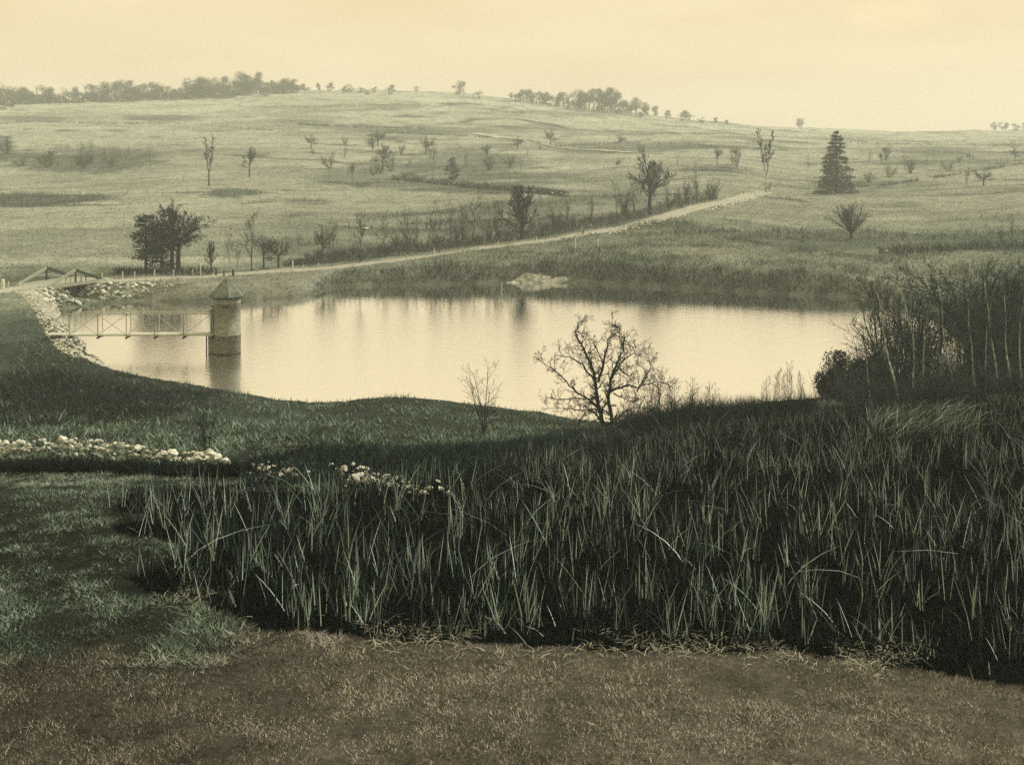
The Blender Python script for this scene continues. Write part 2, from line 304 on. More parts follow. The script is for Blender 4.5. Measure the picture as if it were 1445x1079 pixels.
def cover(x, y, z):
    x = np.asarray(x, float); y = np.asarray(y, float); ys = np.maximum(y, 3)
    px = 722.5 + F * x / ys; py = HOR + F * (CAMZ - z) / ys
    n1 = fbm(x / 2.2, y / 2.2, 51); n2 = fbm(x / 14, y / 9, 61); n3 = fbm(x / 60, y / 25, 71)
    def mixc(c, d, t): return c * (1 - t[..., None]) + d * t[..., None]
    c = np.broadcast_to(BROWN, x.shape + (3,)).copy()
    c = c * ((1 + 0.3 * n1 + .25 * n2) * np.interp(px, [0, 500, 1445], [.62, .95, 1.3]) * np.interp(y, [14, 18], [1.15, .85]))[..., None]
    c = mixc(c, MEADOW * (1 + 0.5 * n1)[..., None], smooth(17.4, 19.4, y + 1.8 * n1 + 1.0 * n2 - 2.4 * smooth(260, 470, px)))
    c = mixc(c, BANK * (1 + 0.45 * n1)[..., None], smooth(38, 50, y))
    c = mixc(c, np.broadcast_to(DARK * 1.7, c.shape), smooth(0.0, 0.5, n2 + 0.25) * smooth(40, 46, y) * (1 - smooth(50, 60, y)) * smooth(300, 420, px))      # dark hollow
    c = mixc(c, np.broadcast_to(DARK * 2.0, c.shape), 0.75 * smooth(1.0, 0.2, ((px - 110) / 260)**2 + ((py - 560) / 42)**2 + 0.4 * n1) * (y > 55) * (y < 110))  # dam's shadow painted into the ground colour at its landward foot
    c = mixc(c, SHORE * (1 + 0.4 * n1)[..., None], smooth(112, 120, y)); c = mixc(c, np.broadcast_to(HILL * .9, c.shape), 0.7 * smooth(.0, .45, n2 + .3 * n1) * (y > 112))
    c = mixc(c, HILL * ((1 + 0.22 * n1 + 0.3 * n2) * np.interp(y, [150, 260, 380, 640], [.90, .92, 1.08, 1.42]))[..., None], smooth(0.25, 0.75, (y - 150) / 80 + 0.3 * n2) * (y > 112))  # hill colour brightened with distance, painting in part of the haze
    c = mixc(c, HILL * ((1 + 0.22 * n1 + .2 * n2) * np.interp(y, [150, 260, 380, 640], [1.12, 1.05, 1.08, 1.42]))[..., None], smooth(400, 300, px) * smooth(150, 160, y))  # left slope likewise lightened far off, haze put into its colour
    c = mixc(c, HILL * (.72 + .25 * n1)[..., None], smooth(-22, -26, x) * smooth(-48, -44, x) * (y > 132) * (y < 152))
    for (a, b, rx, ry, s) in PATCH:
        t = s * smooth(1.25, 0.35, ((px - a) / rx)**2 + ((py - b) / ry)**2 + 1.0 * n2 + 0.5 * n1) * (y > 140)
        c = mixc(c, np.broadcast_to(SCRUB, c.shape), t)
    st = fbm(x / 26, y / 5.0, 131, 4); far = (y > 165)
    c = mixc(c, np.broadcast_to(SCRUB, c.shape), np.interp(px, [350, 520], [.4, .65]) * smooth(0.04, 0.45, n3 + 0.7 * n2) * far)
    c = mixc(c, np.broadcast_to(SCRUB * 1.2, c.shape), 0.30 * smooth(0.26, 0.5, st) * far)
    c = c * (1 + 0.12 * np.clip(-st, -.5, .5) * far)[..., None]
    ln_ = np.abs(fbm(x / 110, y / 30, 151, 2)); c = mixc(c, np.broadcast_to(SCRUB * .8, c.shape), 0.85 * smooth(.03, .005, ln_) * smooth(-.3, .3, n2 + .1) * (y > 230))
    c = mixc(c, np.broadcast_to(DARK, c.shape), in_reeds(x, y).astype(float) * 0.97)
    return np.clip(c, 0.008, 0.6)
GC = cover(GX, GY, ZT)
GC = GC * np.interp(GY, [20, 100, 116], [.30, .5, .9])[..., None]      # thatch and soil darkened further, shade between the near blades painted in
wet = (SD > -3) & (SD < 0.35)
GC = np.where(wet[..., None], GC * 0.5, GC)

nr, nc = GX.shape
idx = np.arange(nr * nc).reshape(nr, nc)
q = np.stack([idx[:-1, :-1], idx[:-1, 1:], idx[1:, 1:], idx[1:, :-1]], -1).reshape(-1, 4)
T = np.concatenate([q[:, [0, 1, 2]], q[:, [0, 2, 3]]])
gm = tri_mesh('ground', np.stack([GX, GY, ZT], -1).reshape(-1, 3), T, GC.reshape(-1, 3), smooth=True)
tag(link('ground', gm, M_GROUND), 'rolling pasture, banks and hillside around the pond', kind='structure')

# ------------------------------------------------------------------ water
m = bpy.data.materials.new('pond_water'); m.use_nodes = True; t = m.node_tree; n = t.nodes; l = t.links.new
n.remove(n['Principled BSDF'])
gl = n.new('ShaderNodeBsdfGlossy'); gl.inputs['Roughness'].default_value = 0.085; gl.inputs['Color'].default_value = (1, 1, 1, 1)
df = n.new('ShaderNodeBsdfDiffuse'); df.inputs['Color'].default_value = (0.035, 0.04, 0.03, 1)
mx = n.new('ShaderNodeMixShader')
g = n.new('ShaderNodeNewGeometry'); mpn = n.new('ShaderNodeMapping'); mpn.inputs['Scale'].default_value = (0.8, 2.2, 1)
z1 = n.new('ShaderNodeTexNoise'); z1.inputs['Scale'].default_value = 1.0; z1.inputs['Detail'].default_value = 5
b = n.new('ShaderNodeBump'); b.inputs['Strength'].default_value = 0.45; b.inputs['Distance'].default_value = 0.05
l(g.outputs['Position'], mpn.inputs['Vector']); l(mpn.outputs[0], z1.inputs['Vector']); l(z1.outputs['Fac'], b.inputs['Height'])
sxy = n.new('ShaderNodeSeparateXYZ'); l(g.outputs['Position'], sxy.inputs[0])
for sock, v0, v1 in ((gl.inputs['Roughness'], .19, .03), (b.inputs['Strength'], .55, .2)):
    mrw = n.new('ShaderNodeMapRange'); mrw.interpolation_type = 'SMOOTHSTEP'; mrw.inputs[1].default_value = 110; mrw.inputs[2].default_value = 140; mrw.inputs[3].default_value = v0; mrw.inputs[4].default_value = v1
    l(sxy.outputs[1], mrw.inputs[0]); l(mrw.outputs[0], sock)
l(b.outputs[0], gl.inputs['Normal']); mx.inputs[0].default_value = 0.985; l(df.outputs[0], mx.inputs[1]); l(gl.outputs[0], mx.inputs[2])
l(mx.outputs[0], n['Material Output'].inputs['Surface'])
M_WATER = m
ctr = PONDS.mean(0)
wv = ctr + (PONDS - ctr) * 1.03
me = bpy.data.meshes.new('pond_water'); me.from_pydata([(x, y, 0) for x, y in wv], [], [list(range(len(wv)))])
if me.polygons[0].normal.z < 0: me.flip_normals()
tag(link('water', me, M_WATER), 'still pale pond mirroring the sky', kind='structure')

# ------------------------------------------------------------------ roads laid on the ground
def ribbon(name, pts, width, label, mat, lift=0.05, n=160, wob=0.15):
    pts = [Vector((p[0], p[1])) for p in pts]
    ts = np.linspace(0, len(pts) - 1, n); P2 = []
    for tt in ts:
        i = min(int(tt), len(pts) - 2); f = tt - i
        p0 = pts[max(i - 1, 0)]; p1 = pts[i]; p2 = pts[i + 1]; p3 = pts[min(i + 2, len(pts) - 1)]
        P2.append(0.5 * ((2 * p1) + (p2 - p0) * f + (2 * p0 - 5 * p1 + 4 * p2 - p3) * f * f + (3 * p1 - p0 - 3 * p2 + p3) * f**3))
    V = []; T2 = []; k = 9
    for i, p in enumerate(P2):
        d = (P2[min(i + 1, n - 1)] - P2[max(i - 1, 0)]).normalized(); s = Vector((d.y, -d.x))
        w = width(i / (n - 1)) if callable(width) else width
        for j in range(k):
            o = (j / (k - 1) - .5) * w * (1 + wob * R.uniform(-1, 1))
            qx, qy = p.x + s.x * o, p.y + s.y * o
            V.append((qx, qy, float(ground(qx, qy)) + lift - (0.08 if j in (0, k - 1) else 0)))
    for i in range(n - 1):
        for j in range(k - 1):
            a = i * k + j; T2 += [(a, a + k, a + 1), (a + 1, a + k, a + k + 1)]
    o = link(name, tri_mesh(name, V, T2, smooth=True), mat); tag(o, label, kind='structure')
    return P2
ROAD_PX = [(140, 396), (200, 393), (300, 388), (400, 381), (500, 373), (600, 361), (700, 347), (790, 335), (850, 325), (905, 313), (950, 301), (1000, 288), (1040, 280), (1080, 270)]
e0 = BC - BD * 4.2; e1 = BC + BD * 4.2
road_pts = [e1, (e1[0] + 1.4, e1[1] + 1.4)] + [hit(x, y + 1)[:2] for x, y in ROAD_PX]
ribbon('road', road_pts, lambda s_: 2.5 + 2.2 * max(0, s_ - .55) / .45, 'pale dirt road climbing from the timber bridge past the pond', M_ROAD, 0.07, 300)
dam_pts = [(-66, 112), (-62, 122), (-59, 129), e0]
ribbon('road', dam_pts, 2.8, 'short pale track leading up to the near end of the timber bridge', M_ROAD, 0.07, 60)
ribbon('path', [hit(x, y)[:2] for x, y in [(670, 189), (700, 194), (740, 199), (800, 210), (850, 213), (890, 216)]], lambda s: 4.5 - 2.0 * s, 'thin pale track crossing the middle of the far hill', M_ROAD, 0.35, 120)

# ------------------------------------------------------------------ blades (grass, reeds, brush)
def blades(name, base, h, w, lean, col, segs=3, yaw=None, curv=None, mat=None, tipcol=None, parent=None):
    N = len(base); h = np.broadcast_to(h, N); w = np.broadcast_to(w, N); lean = np.broadcast_to(lean, N)
    yaw = NR.uniform(0, 2 * np.pi, N) if yaw is None else yaw
    ly = NR.uniform(0, 2 * np.pi, N) if curv is None or np.ndim(curv) == 0 else curv[1]
    cv = np.full(N, 0.25) if curv is None else (np.full(N, curv) if np.ndim(curv) == 0 else curv[0])
    M_ = 2 * segs + 1
    V = np.zeros((N, M_, 3))
    L_ = np.stack([np.cos(ly), np.sin(ly)], 1)
    S_ = np.stack([np.cos(yaw), np.sin(yaw)], 1)
    for k in range(segs + 1):
        tt = k / segs
        off = h * (lean * tt + cv * lean * 1.5 * tt * tt)
        zc = h * tt * np.sqrt(np.clip(1 - (0.6 * lean * tt)**2, 0.08, 1)) - h * 0.35 * cv * lean * tt**2.2
        cx = base[:, 0] + L_[:, 0] * off; cyy = base[:, 1] + L_[:, 1] * off; cz = base[:, 2] + zc
        if k == segs:
            V[:, 2 * segs] = np.stack([cx, cyy, cz], 1)
        else:
            ww = 0.5 * w * (1 - 0.75 * tt**1.5)
            V[:, 2 * k] = np.stack([cx - S_[:, 0] * ww, cyy - S_[:, 1] * ww, cz], 1)
            V[:, 2 * k + 1] = np.stack([cx + S_[:, 0] * ww, cyy + S_[:, 1] * ww, cz], 1)
    tr = []
    for k in range(segs - 1):
        a = 2 * k; tr += [(a, a + 1, a + 2), (a + 1, a + 3, a + 2)]
    tr.append((2 * segs - 2, 2 * segs - 1, 2 * segs))
    T2 = (np.arange(N)[:, None, None] * M_ + np.array(tr)[None]).reshape(-1, 3)
    C = np.repeat(col[:, None, :], M_, 1)
    me = tri_mesh(name, V.reshape(-1, 3), T2, C.reshape(-1, 3))
    return link(name, me, mat or M_BLADE, parent)
def scatter_box(n, x0, x1, y0, y1):
    return NR.uniform(x0, x1, n), NR.uniform(y0, y1, n)
def scatter_view(n, Y0, Y1, u0, u1, power=1.0):
    """even per unit of ground width and log distance"""
    Y = np.exp(NR.uniform(math.log(Y0), math.log(Y1), n)); u = NR.uniform(u0, u1, n)
    return u * Y, Y
def on_ground(x, y, sink=0.02):
    return np.stack([x, y, ground(x, y) - sink], 1)

# dry lawn in front
def clump_(x, y): return fbm(x / .28, y / .35, 84, 2)[:, None]
x, y = scatter_view(330000, 13.2, 20.6, -0.74, 0.74)
k = ~in_reeds(x, y) | (NR.random(len(x)) < .1); x, y = x[k], y[k]; N = len(x)
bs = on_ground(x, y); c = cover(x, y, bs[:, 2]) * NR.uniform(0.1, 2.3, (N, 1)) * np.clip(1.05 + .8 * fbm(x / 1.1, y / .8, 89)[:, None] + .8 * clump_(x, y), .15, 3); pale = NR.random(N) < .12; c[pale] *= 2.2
clump = fbm(x / .5, y / .5, 90)
o = blades('dry_lawn_grass', bs, NR.uniform(.03, .075, N) * np.clip(1 + .8 * clump, .3, 2), NR.uniform(.009, .020, N), NR.uniform(.1, 1.1, N), np.clip(c, .008, .6), 1)
tag(o, 'short dry brownish grass across the near foreground', 'grass', kind='stuff')
# meadow on the left, up to the stone wall
x, y = scatter_view(240000, 18.0, 46, -0.74, -0.15)
k = ~in_reeds(x, y); x, y = x[k], y[k]; N = len(x)
bs = on_ground(x, y); cl_ = fbm(x / .8, y / .8, 91) ; c = cover(x, y, bs[:, 2]) * 1.25 * (NR.uniform(0.1, 2.3, (N, 1)) * np.clip(1 + 1.0 * clump_(x, y) + 2.2 * cl_[:, None] + .6 * fbm(x / 3, y / 2.2, 85)[:, None], .08, 3.2)); c[NR.random(N) < .12] *= 2.8
o = blades('meadow_grass', bs, NR.uniform(.035, .105, N) * np.clip(1 + 1.6 * cl_, .2, 2.2), NR.uniform(.012, .028, N), NR.uniform(.3, 1.5, N), np.clip(c, .006, .45), 1)
tag(o, 'tussocky green meadow grass on the left below the stone wall', 'grass', kind='stuff')
# short turf on the near bank and dam
x, y = scatter_view(125000, 42, 134, -0.68, 0.30)
k = (pond_sd(x, y) > .3) & ~in_reeds(x, y); x, y = x[k], y[k]; N = len(x)
bs = on_ground(x, y); c = cover(x, y, bs[:, 2]) * NR.uniform(0.1, 2.3, (N, 1)) * np.clip(1 + 1.2 * fbm(x / 1.2, y / 1.2, 96)[:, None], .15, 3)
o = blades('bank_turf', bs, NR.uniform(.06, .30, N) * np.clip(1 + 1.5 * fbm(x / 1.2, y / 1.2, 96), .3, 3), NR.uniform(.04, .10, N), NR.uniform(.2, 1.0, N), np.clip(c * 1.15, .006, .5), 1)
tag(o, 'short rough turf on the near bank and dam', 'grass', kind='stuff')
# rough pasture on the far slopes
x, y = scatter_view(170000, 136, 720, -0.55, 0.55)
k = pond_sd(x, y) > .4; x, y = x[k], y[k]; N = len(x)
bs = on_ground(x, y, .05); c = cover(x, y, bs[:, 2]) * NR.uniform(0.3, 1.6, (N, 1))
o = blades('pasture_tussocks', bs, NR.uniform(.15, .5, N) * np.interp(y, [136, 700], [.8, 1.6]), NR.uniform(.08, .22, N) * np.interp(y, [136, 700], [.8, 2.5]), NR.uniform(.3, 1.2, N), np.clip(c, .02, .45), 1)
tag(o, 'rough tussocky pasture over the far slopes', 'grass', kind='stuff')
# scrubby bank of the far shore, between water and road
x, y = scatter_view(150000, 136, 235, -0.21, 0.60)
cl0 = fbm(x / 3, y / 3, 83); sd = pond_sd(x, y); roadY = np.interp(722.5 + F * x / y, [400, 500, 600, 700, 850, 950, 1000, 1080, 1300], [150, 154, 160, 168, 182, 205, 190, 172, 170])
k = (sd > .2) & (x > -23 + 5 * cl0) & (y < roadY - 1.5 + 5 * fbm(x / 6, y / 6, 94)) & (NR.random(len(x)) < np.interp(x / y, [.30, .45], [1, .35])); x, y = x[k], y[k]; N = len(x); bs = on_ground(x, y)
cl_ = fbm(x / 2.5, y / 2.5, 92, 3)
pm = smooth(-.3, .3, fbm(x / 7, y / 5, 86) + .3 * cl_)[:, None]; c = (np.array((.075, .104, .080)) * (1 - pm) + np.array((.255, .285, .232)) * pm) * (1 + .9 * cl_[:, None]) * NR.uniform(.3, 1.8, (N, 1))
o = blades('far_bank_scrub', bs, np.clip(NR.uniform(.2, .8, N) * (1 + 1.6 * cl_) * (1.25 - .75 * pm[:, 0]) * np.interp(x, [-25, -14], [.35, 1]), .08, 2.2), NR.uniform(.03, .09, N), NR.uniform(.1, .9, N), np.clip(c, .02, .42), 2)
tag(o, 'low tangled scrub on the far bank between water and road', 'scrub', kind='stuff')

x, y = scatter_view(60000, 133, 162, -0.19, 0.34); sd = pond_sd(x, y)
k = (sd > .15) & (sd < 2.2 + 1.5 * fbm(x / 3, y / 3, 88)) & (x > -25); x, y = x[k], y[k]; N = len(x)
o = blades('shore_fringe', on_ground(x, y), NR.uniform(.5, 1.7, N) * (1 + .8 * fbm(x / 2.2, y / 2.2, 87)) * np.interp(x, [-25, -12, 18, 40], [.3, 1, 1, .6]), NR.uniform(.03, .08, N), NR.uniform(.05, .7, N), np.array((.022, .034, .029)) * NR.uniform(.3, 2.4, (N, 1)), 2)  # fringe added tall and near-black to put a dark band in the reflection
tag(o, 'fringe of sedge along the far waterline, made tall and dark for its reflection', 'sedge', kind='stuff')

# ------------------------------------------------------------------ reed bed
x, y = scatter_view(70000, 15.5, 80, -0.40, 0.76)
k = in_reeds(x, y) & (pond_sd(x, y) > .3); x, y = x[k], y[k]; N = len(x)
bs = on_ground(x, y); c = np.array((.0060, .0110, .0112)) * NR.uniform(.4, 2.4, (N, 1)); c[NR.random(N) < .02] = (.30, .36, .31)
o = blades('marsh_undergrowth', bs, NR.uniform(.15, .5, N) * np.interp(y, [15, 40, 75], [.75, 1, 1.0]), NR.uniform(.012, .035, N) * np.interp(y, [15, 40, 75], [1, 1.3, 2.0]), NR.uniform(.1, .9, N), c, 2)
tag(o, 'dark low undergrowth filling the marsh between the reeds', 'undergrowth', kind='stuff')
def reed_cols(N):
    v = (0.65 * np.repeat(NR.random(N // 6), 6) + 0.35 * NR.random(N))[:, None]          # tone set mostly by whole tuft, near-black to pale
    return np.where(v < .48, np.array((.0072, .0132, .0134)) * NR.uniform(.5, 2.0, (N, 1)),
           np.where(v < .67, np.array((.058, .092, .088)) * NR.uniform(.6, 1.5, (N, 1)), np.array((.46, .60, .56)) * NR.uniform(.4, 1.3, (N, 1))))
# reeds grow in tufts
x, y = scatter_view(5200, 17.6, 74, -0.36, 0.76); xb, yb = scatter_view(3200, 33, 76, -0.05, 0.5); x = np.concatenate([x, xb]); y = np.concatenate([y, yb])
edge = in_reeds(x, y, -.3)
k = edge & (pond_sd(x, y) > 1.5) & (fbm(x / 2.5, y / 2.5, 93) > -.42); x, y = x[k], y[k]
x = np.repeat(x, 6) + NR.normal(0, .11, len(x) * 6); y = np.repeat(y, 6) + NR.normal(0, .11, len(y) * 6); N = len(x)
bs = on_ground(x, y)
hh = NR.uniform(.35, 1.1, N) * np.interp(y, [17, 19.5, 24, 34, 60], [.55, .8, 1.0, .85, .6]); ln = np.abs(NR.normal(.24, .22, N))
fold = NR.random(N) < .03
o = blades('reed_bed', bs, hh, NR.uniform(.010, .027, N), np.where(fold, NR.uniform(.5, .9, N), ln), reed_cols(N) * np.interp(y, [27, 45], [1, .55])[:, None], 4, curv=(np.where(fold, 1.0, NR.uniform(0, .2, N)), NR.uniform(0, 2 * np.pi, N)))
tag(o, 'bed of tall pale-edged reeds filling the marsh on the right', 'reeds', kind='stuff')
# trampled straw along the front edge of the bed
pts = REED[0:9]; seg = NR.integers(0, 8, 4200); f = NR.random(4200)[:, None]
pp = pts[seg] * (1 - f) + pts[seg + 1] * f; x = pp[:, 0] + NR.normal(0, .3, 4200); y = pp[:, 1] + NR.normal(.15, .34, 4200)
k = fbm(x / 1.5, y / 1.2, 95) > .06; x, y = x[k], y[k]; N = len(x)
bs = on_ground(x, y, -.02)
o = blades('fallen_straw', bs, NR.uniform(.05, .13, N), NR.uniform(.010, .022, N), NR.uniform(1.6, 3.2, N), np.array((.30, .31, .25)) * NR.uniform(.2, 1.3, (N, 1)), 3, curv=.05)
tag(o, 'line of bleached fallen straw along the front of the reeds', 'straw', kind='stuff')
# wind-flattened dead reeds in front of the birch thicket
N = 420; q0 = [hit(x_, y_) for x_, y_ in [(1215, 600), (1330, 585), (1390, 620), (1250, 628)]]
f = NR.random((N, 2)); pp = np.array([(q0[0] * (1 - a) + q0[1] * a) * (1 - b_) + (q0[3] * (1 - a) + q0[2] * a) * b_ for a, b_ in f])
bs = on_ground(pp[:, 0], pp[:, 1], -.15)
o = blades('flattened_reeds', bs, NR.uniform(.35, 1.0, N), NR.uniform(.018, .035, N), NR.uniform(.5, 1.3, N), np.array((.24, .30, .26)) * NR.uniform(.15, 1.3, (N, 1)), 3, curv=(NR.uniform(0, .5, N), NR.normal(-.35, .8, N)))
tag(o, 'patch of wind-flattened pale dead reeds in front of the birch thicket', 'reeds', kind='stuff')
# the boldest reed tufts stand as things of their own
def reed_tuft_mesh(seed, n=6):
    g_ = np.random.default_rng(seed); r_ = np.zeros((n, 3)); r_[:, :2] = g_.normal(0, .07, (n, 2)); r_[:, 2] = -.05
    h_ = g_.uniform(.45, 1.05, n); l_ = np.abs(g_.normal(.18, .16, n)); c_ = np.array((.48, .60, .55)) * g_.uniform(.45, 1.2, (n, 1))
    o_ = blades('leaf_blades', r_, h_, g_.uniform(.018, .034, n), l_, c_, 5, curv=(g_.uniform(0, .2, n), g_.uniform(0, 6.28, n)))
    me_ = o_.data; bpy.data.objects.remove(o_)
    return me_
tufts = [reed_tuft_mesh(500 + i) for i in range(9)]
TUFT_PX = [(260, 775), (300, 790), (365, 800), (430, 860), (490, 875), (540, 820), (600, 810), (655, 870), (700, 730), (735, 800), (745, 880), (790, 760), (825, 870), (850, 740), (905, 730), (915, 850), (985, 840), (1000, 740),
           (1060, 830), (1080, 880), (1110, 800), (1145, 850), (1215, 700), (1240, 820), (1270, 720), (1300, 860), (1335, 760), (1370, 870), (1395, 800), (1425, 890), (1430, 760), (560, 720), (450, 740), (640, 750)]
for i, (a, b_) in enumerate(TUFT_PX):
    p = hit(a, b_); o = link('reed_tuft', tufts[i % 9], M_BLADE); o.location = p; o.rotation_euler = (0, 0, R.uniform(0, 6.28)); s = R.uniform(.8, 1.15); o.scale = (s, s, s)
    tag(o, 'tuft of long pale reed blades standing out from the dark reed bed', 'reed tuft', 'bold reed tufts in the marsh')

# ------------------------------------------------------------------ stones
def stone_mesh(seed, flat=1.0):
    import bmesh
    g_ = random.Random(seed); bm = bmesh.new(); bmesh.ops.create_icosphere(bm, subdivisions=1, radius=.5)
    planes = [(Vector((g_.gauss(0, 1), g_.gauss(0, 1), g_.gauss(0, 1))).normalized(), g_.uniform(.20, .40)) for _ in range(10)]
    for v in bm.verts:
        for nrm, d in planes:
            e = v.co.dot(nrm) - d
            if e > 0: v.co -= nrm * e
        v.co += Vector((g_.gauss(0, .018), g_.gauss(0, .018), g_.gauss(0, .018))); v.co.z *= flat * .85
    me_ = bpy.data.meshes.new('stone'); bm.to_mesh(me_); bm.free()
    return me_
SM = {}
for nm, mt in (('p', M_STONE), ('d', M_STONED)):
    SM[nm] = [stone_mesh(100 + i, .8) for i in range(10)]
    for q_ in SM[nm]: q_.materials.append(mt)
def stone(parent, kind, loc, s, rnd=R, name='stone'):
    o = bpy.data.objects.new(name, rnd.choice(SM[kind])); COL.objects.link(o); o.parent = parent
    o.location = Vector(loc) - parent.location
    o.rotation_euler = (rnd.uniform(-.5, .5), rnd.uniform(-.5, .5), rnd.uniform(0, 6.28))
    o.scale = (s * rnd.uniform(.8, 1.5), s * rnd.uniform(.7, 1.2), s * rnd.uniform(.65, 1.0))
    return o
def stones_joined(name, locs, sizes, mat, parent=None, seed=1):
    g_ = np.random.default_rng(seed); base = []
    for s_ in SM['p'][:6]:
        v = np.array([v.co[:] for v in s_.vertices]); tt = np.array([p.vertices[:] for p in s_.polygons]); base.append((v, tt))
    V = []; T2 = []; off = 0
    for p, s in zip(locs, sizes):
        v, tt = base[g_.integers(0, 6)]; a = g_.uniform(0, 6.28); c_, s_ = math.cos(a), math.sin(a)
        w_ = v * (s * g_.uniform(.7, 1.4, 3)); w_ = np.stack([w_[:, 0] * c_ - w_[:, 1] * s_, w_[:, 0] * s_ + w_[:, 1] * c_, w_[:, 2]], 1) + p
        V.append(w_); T2.append(tt + off); off += len(v)
    o = link(name, tri_mesh(name, np.concatenate(V), np.concatenate(T2)), mat, parent); o['kind'] = 'stuff'
    return o
# near stone wall on the left
wroot = empty('stone_wall', hit(160, 662)); tag(wroot, 'tumbled pale dry-stone wall on the left above the meadow, running off the frame', 'stone wall')
def wall_line(px): return hit(px, 668 - 4 * (px < 250) + 0.0 * px, 20)
A, B = wall_line(0), wall_line(322); dv = (B - A)
cnt = 0
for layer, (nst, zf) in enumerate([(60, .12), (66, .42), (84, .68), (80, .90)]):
    for i in range(nst):
        f = -.28 + 1.28 * (i + R.uniform(-.4, .4)) / nst
        if f > 1: continue
        top = np.interp(f, [-.3, .3, .55, .8, .92, 1.0], [.95, 1.05, .9, .62, .75, .35])
        if R.random() < (.45, .3, .06, .1)[layer]: continue
        p = A + dv * f; yy = p.y + R.uniform(-.28, .28) * (1.1 - zf); zg = float(ground(p.x, yy))
        s = R.choice((R.uniform(.12, .25), R.uniform(.2, .45))) * (1.25 if f > .85 else 1)
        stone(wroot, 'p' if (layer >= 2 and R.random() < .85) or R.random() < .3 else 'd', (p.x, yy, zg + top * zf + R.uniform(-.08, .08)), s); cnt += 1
for (px_, py_, s) in [(282, 648, .75), (303, 650, .7), (299, 642, .5), (315, 655, .55)]:
    p = hit(px_, py_ + 8, 20); stone(wroot, 'p', (p.x, p.y, p.z + .25), s)
# ragged remains further right
wroot2 = empty('stone_wall', hit(560, 690)); tag(wroot2, 'low line of scattered pale wall stones half sunk in dark weeds behind the reeds', 'stone wall')
for (x0, y0, x1, y1, n_) in [(345, 664, 420, 670, 34), (465, 664, 512, 670, 24), (500, 678, 580, 688, 60), (575, 688, 615, 694, 14)]:
    for i in range(n_):
        f = R.random(); p = hit(x0 + (x1 - x0) * f, y0 + (y1 - y0) * f + R.uniform(-2, 5), 20)
        stone(wroot2, 'p', (p.x + R.uniform(-.5, .5), p.y + R.uniform(-.4, .4), p.z + R.uniform(-.05, .22)), R.choice((R.uniform(.1, .2), R.uniform(.2, .42))))
# dark weeds against both walls
fx = NR.uniform(-.28, 1.1, 9000); x = A.x + dv.x * fx; y = A.y + dv.y * fx - NR.uniform(.15, 1.0, 9000); N = len(x)
bs = on_ground(x, y); o = blades('wall_weeds', bs, NR.uniform(.2, .62, N), NR.uniform(.015, .04, N), NR.uniform(.1, .9, N), np.array((.010, .019, .019)) * NR.uniform(.5, 2.2, (N, 1)), 2)
tag(o, 'dark weeds and brambles along the foot of the near stone wall', 'weeds', kind='stuff')
pa = [hit(x_, y_, 20) for x_, y_ in [(335, 690), (640, 690), (900, 640), (868, 606), (790, 612), (700, 636), (560, 640), (350, 655)]]
x, y = scatter_box(40000, min(p.x for p in pa), max(p.x for p in pa), min(p.y for p in pa), max(p.y for p in pa))
k = in_poly(x, y, [p[:2] for p in pa]) & (fbm(x / 3, y / 3, 97) > -.35); x, y = x[k], y[k]; N = len(x)
o = blades('hollow_brambles', on_ground(x, y), NR.uniform(.15, .6, N), NR.uniform(.02, .05, N), NR.uniform(.2, 1, N), np.array((.012, .022, .022)) * NR.uniform(.4, 2.4, (N, 1)), 2)
tag(o, 'dark brambles in the hollow between reeds and grassy bank', 'brambles', kind='stuff')

# riprap on the dam and under the bridge
rip = empty('stone_facing', (-44, 112, 0)); tag(rip, 'pale rubble facing on the water side of the dam at left', 'stone facing')
f = NR.random(2600); line = np.array([(-55.0, 132.0), (-52.4, 129.5), (-47, 120), (-41.9, 110.3), (-35.8, 98.5), (-30, 90)]); ti = f * 4.6; i_ = ti.astype(int); fr = (ti - i_)[:, None]
wl = line[i_] * (1 - fr) + line[i_ + 1] * fr; d_ = NR.uniform(-.5, 3.5, 2600)
x = wl[:, 0] - d_ * .87; y = wl[:, 1] - d_ * .45
locs = on_ground(x, y, .03); sz = NR.uniform(.2, .5, 2600)
o = stones_joined('rubble', locs, sz, mat_basic('rubble_stone', (.50, .50, .42), .3, .8, .9, .4, 10, dark=(.24, .25, .22)), rip)
o.matrix_parent_inverse = Matrix.Translation(-rip.location)
emb = empty('boulder_embankment', (-49, 135, 0.2)); tag(emb, 'bank of big pale boulders between bridge road and water', 'boulders')
nb = 0
for i in range(700):
    px_ = R.uniform(62, 262); lo = np.interp(px_, [62, 90, 140, 200, 262], [428, 433, 424, 422, 402]); hi = np.interp(px_, [62, 90, 140, 200, 262], [408, 404, 401, 397, 393])
    py_ = R.uniform(hi, lo); p = hit(px_, py_, 100)
    if p.z < -.25 or abs((p.x - BC[0]) * BD[0] + (p.y - BC[1]) * BD[1]) < .6: continue
    s = R.uniform(.5, 1.15) if px_ < 150 else R.uniform(.35, .75)
    if px_ > 215: s *= .6
    stone(emb, 'p' if R.random() < .6 else 'd', (p.x, p.y, p.z + .1), s); nb += 1
    if nb >= 240: break
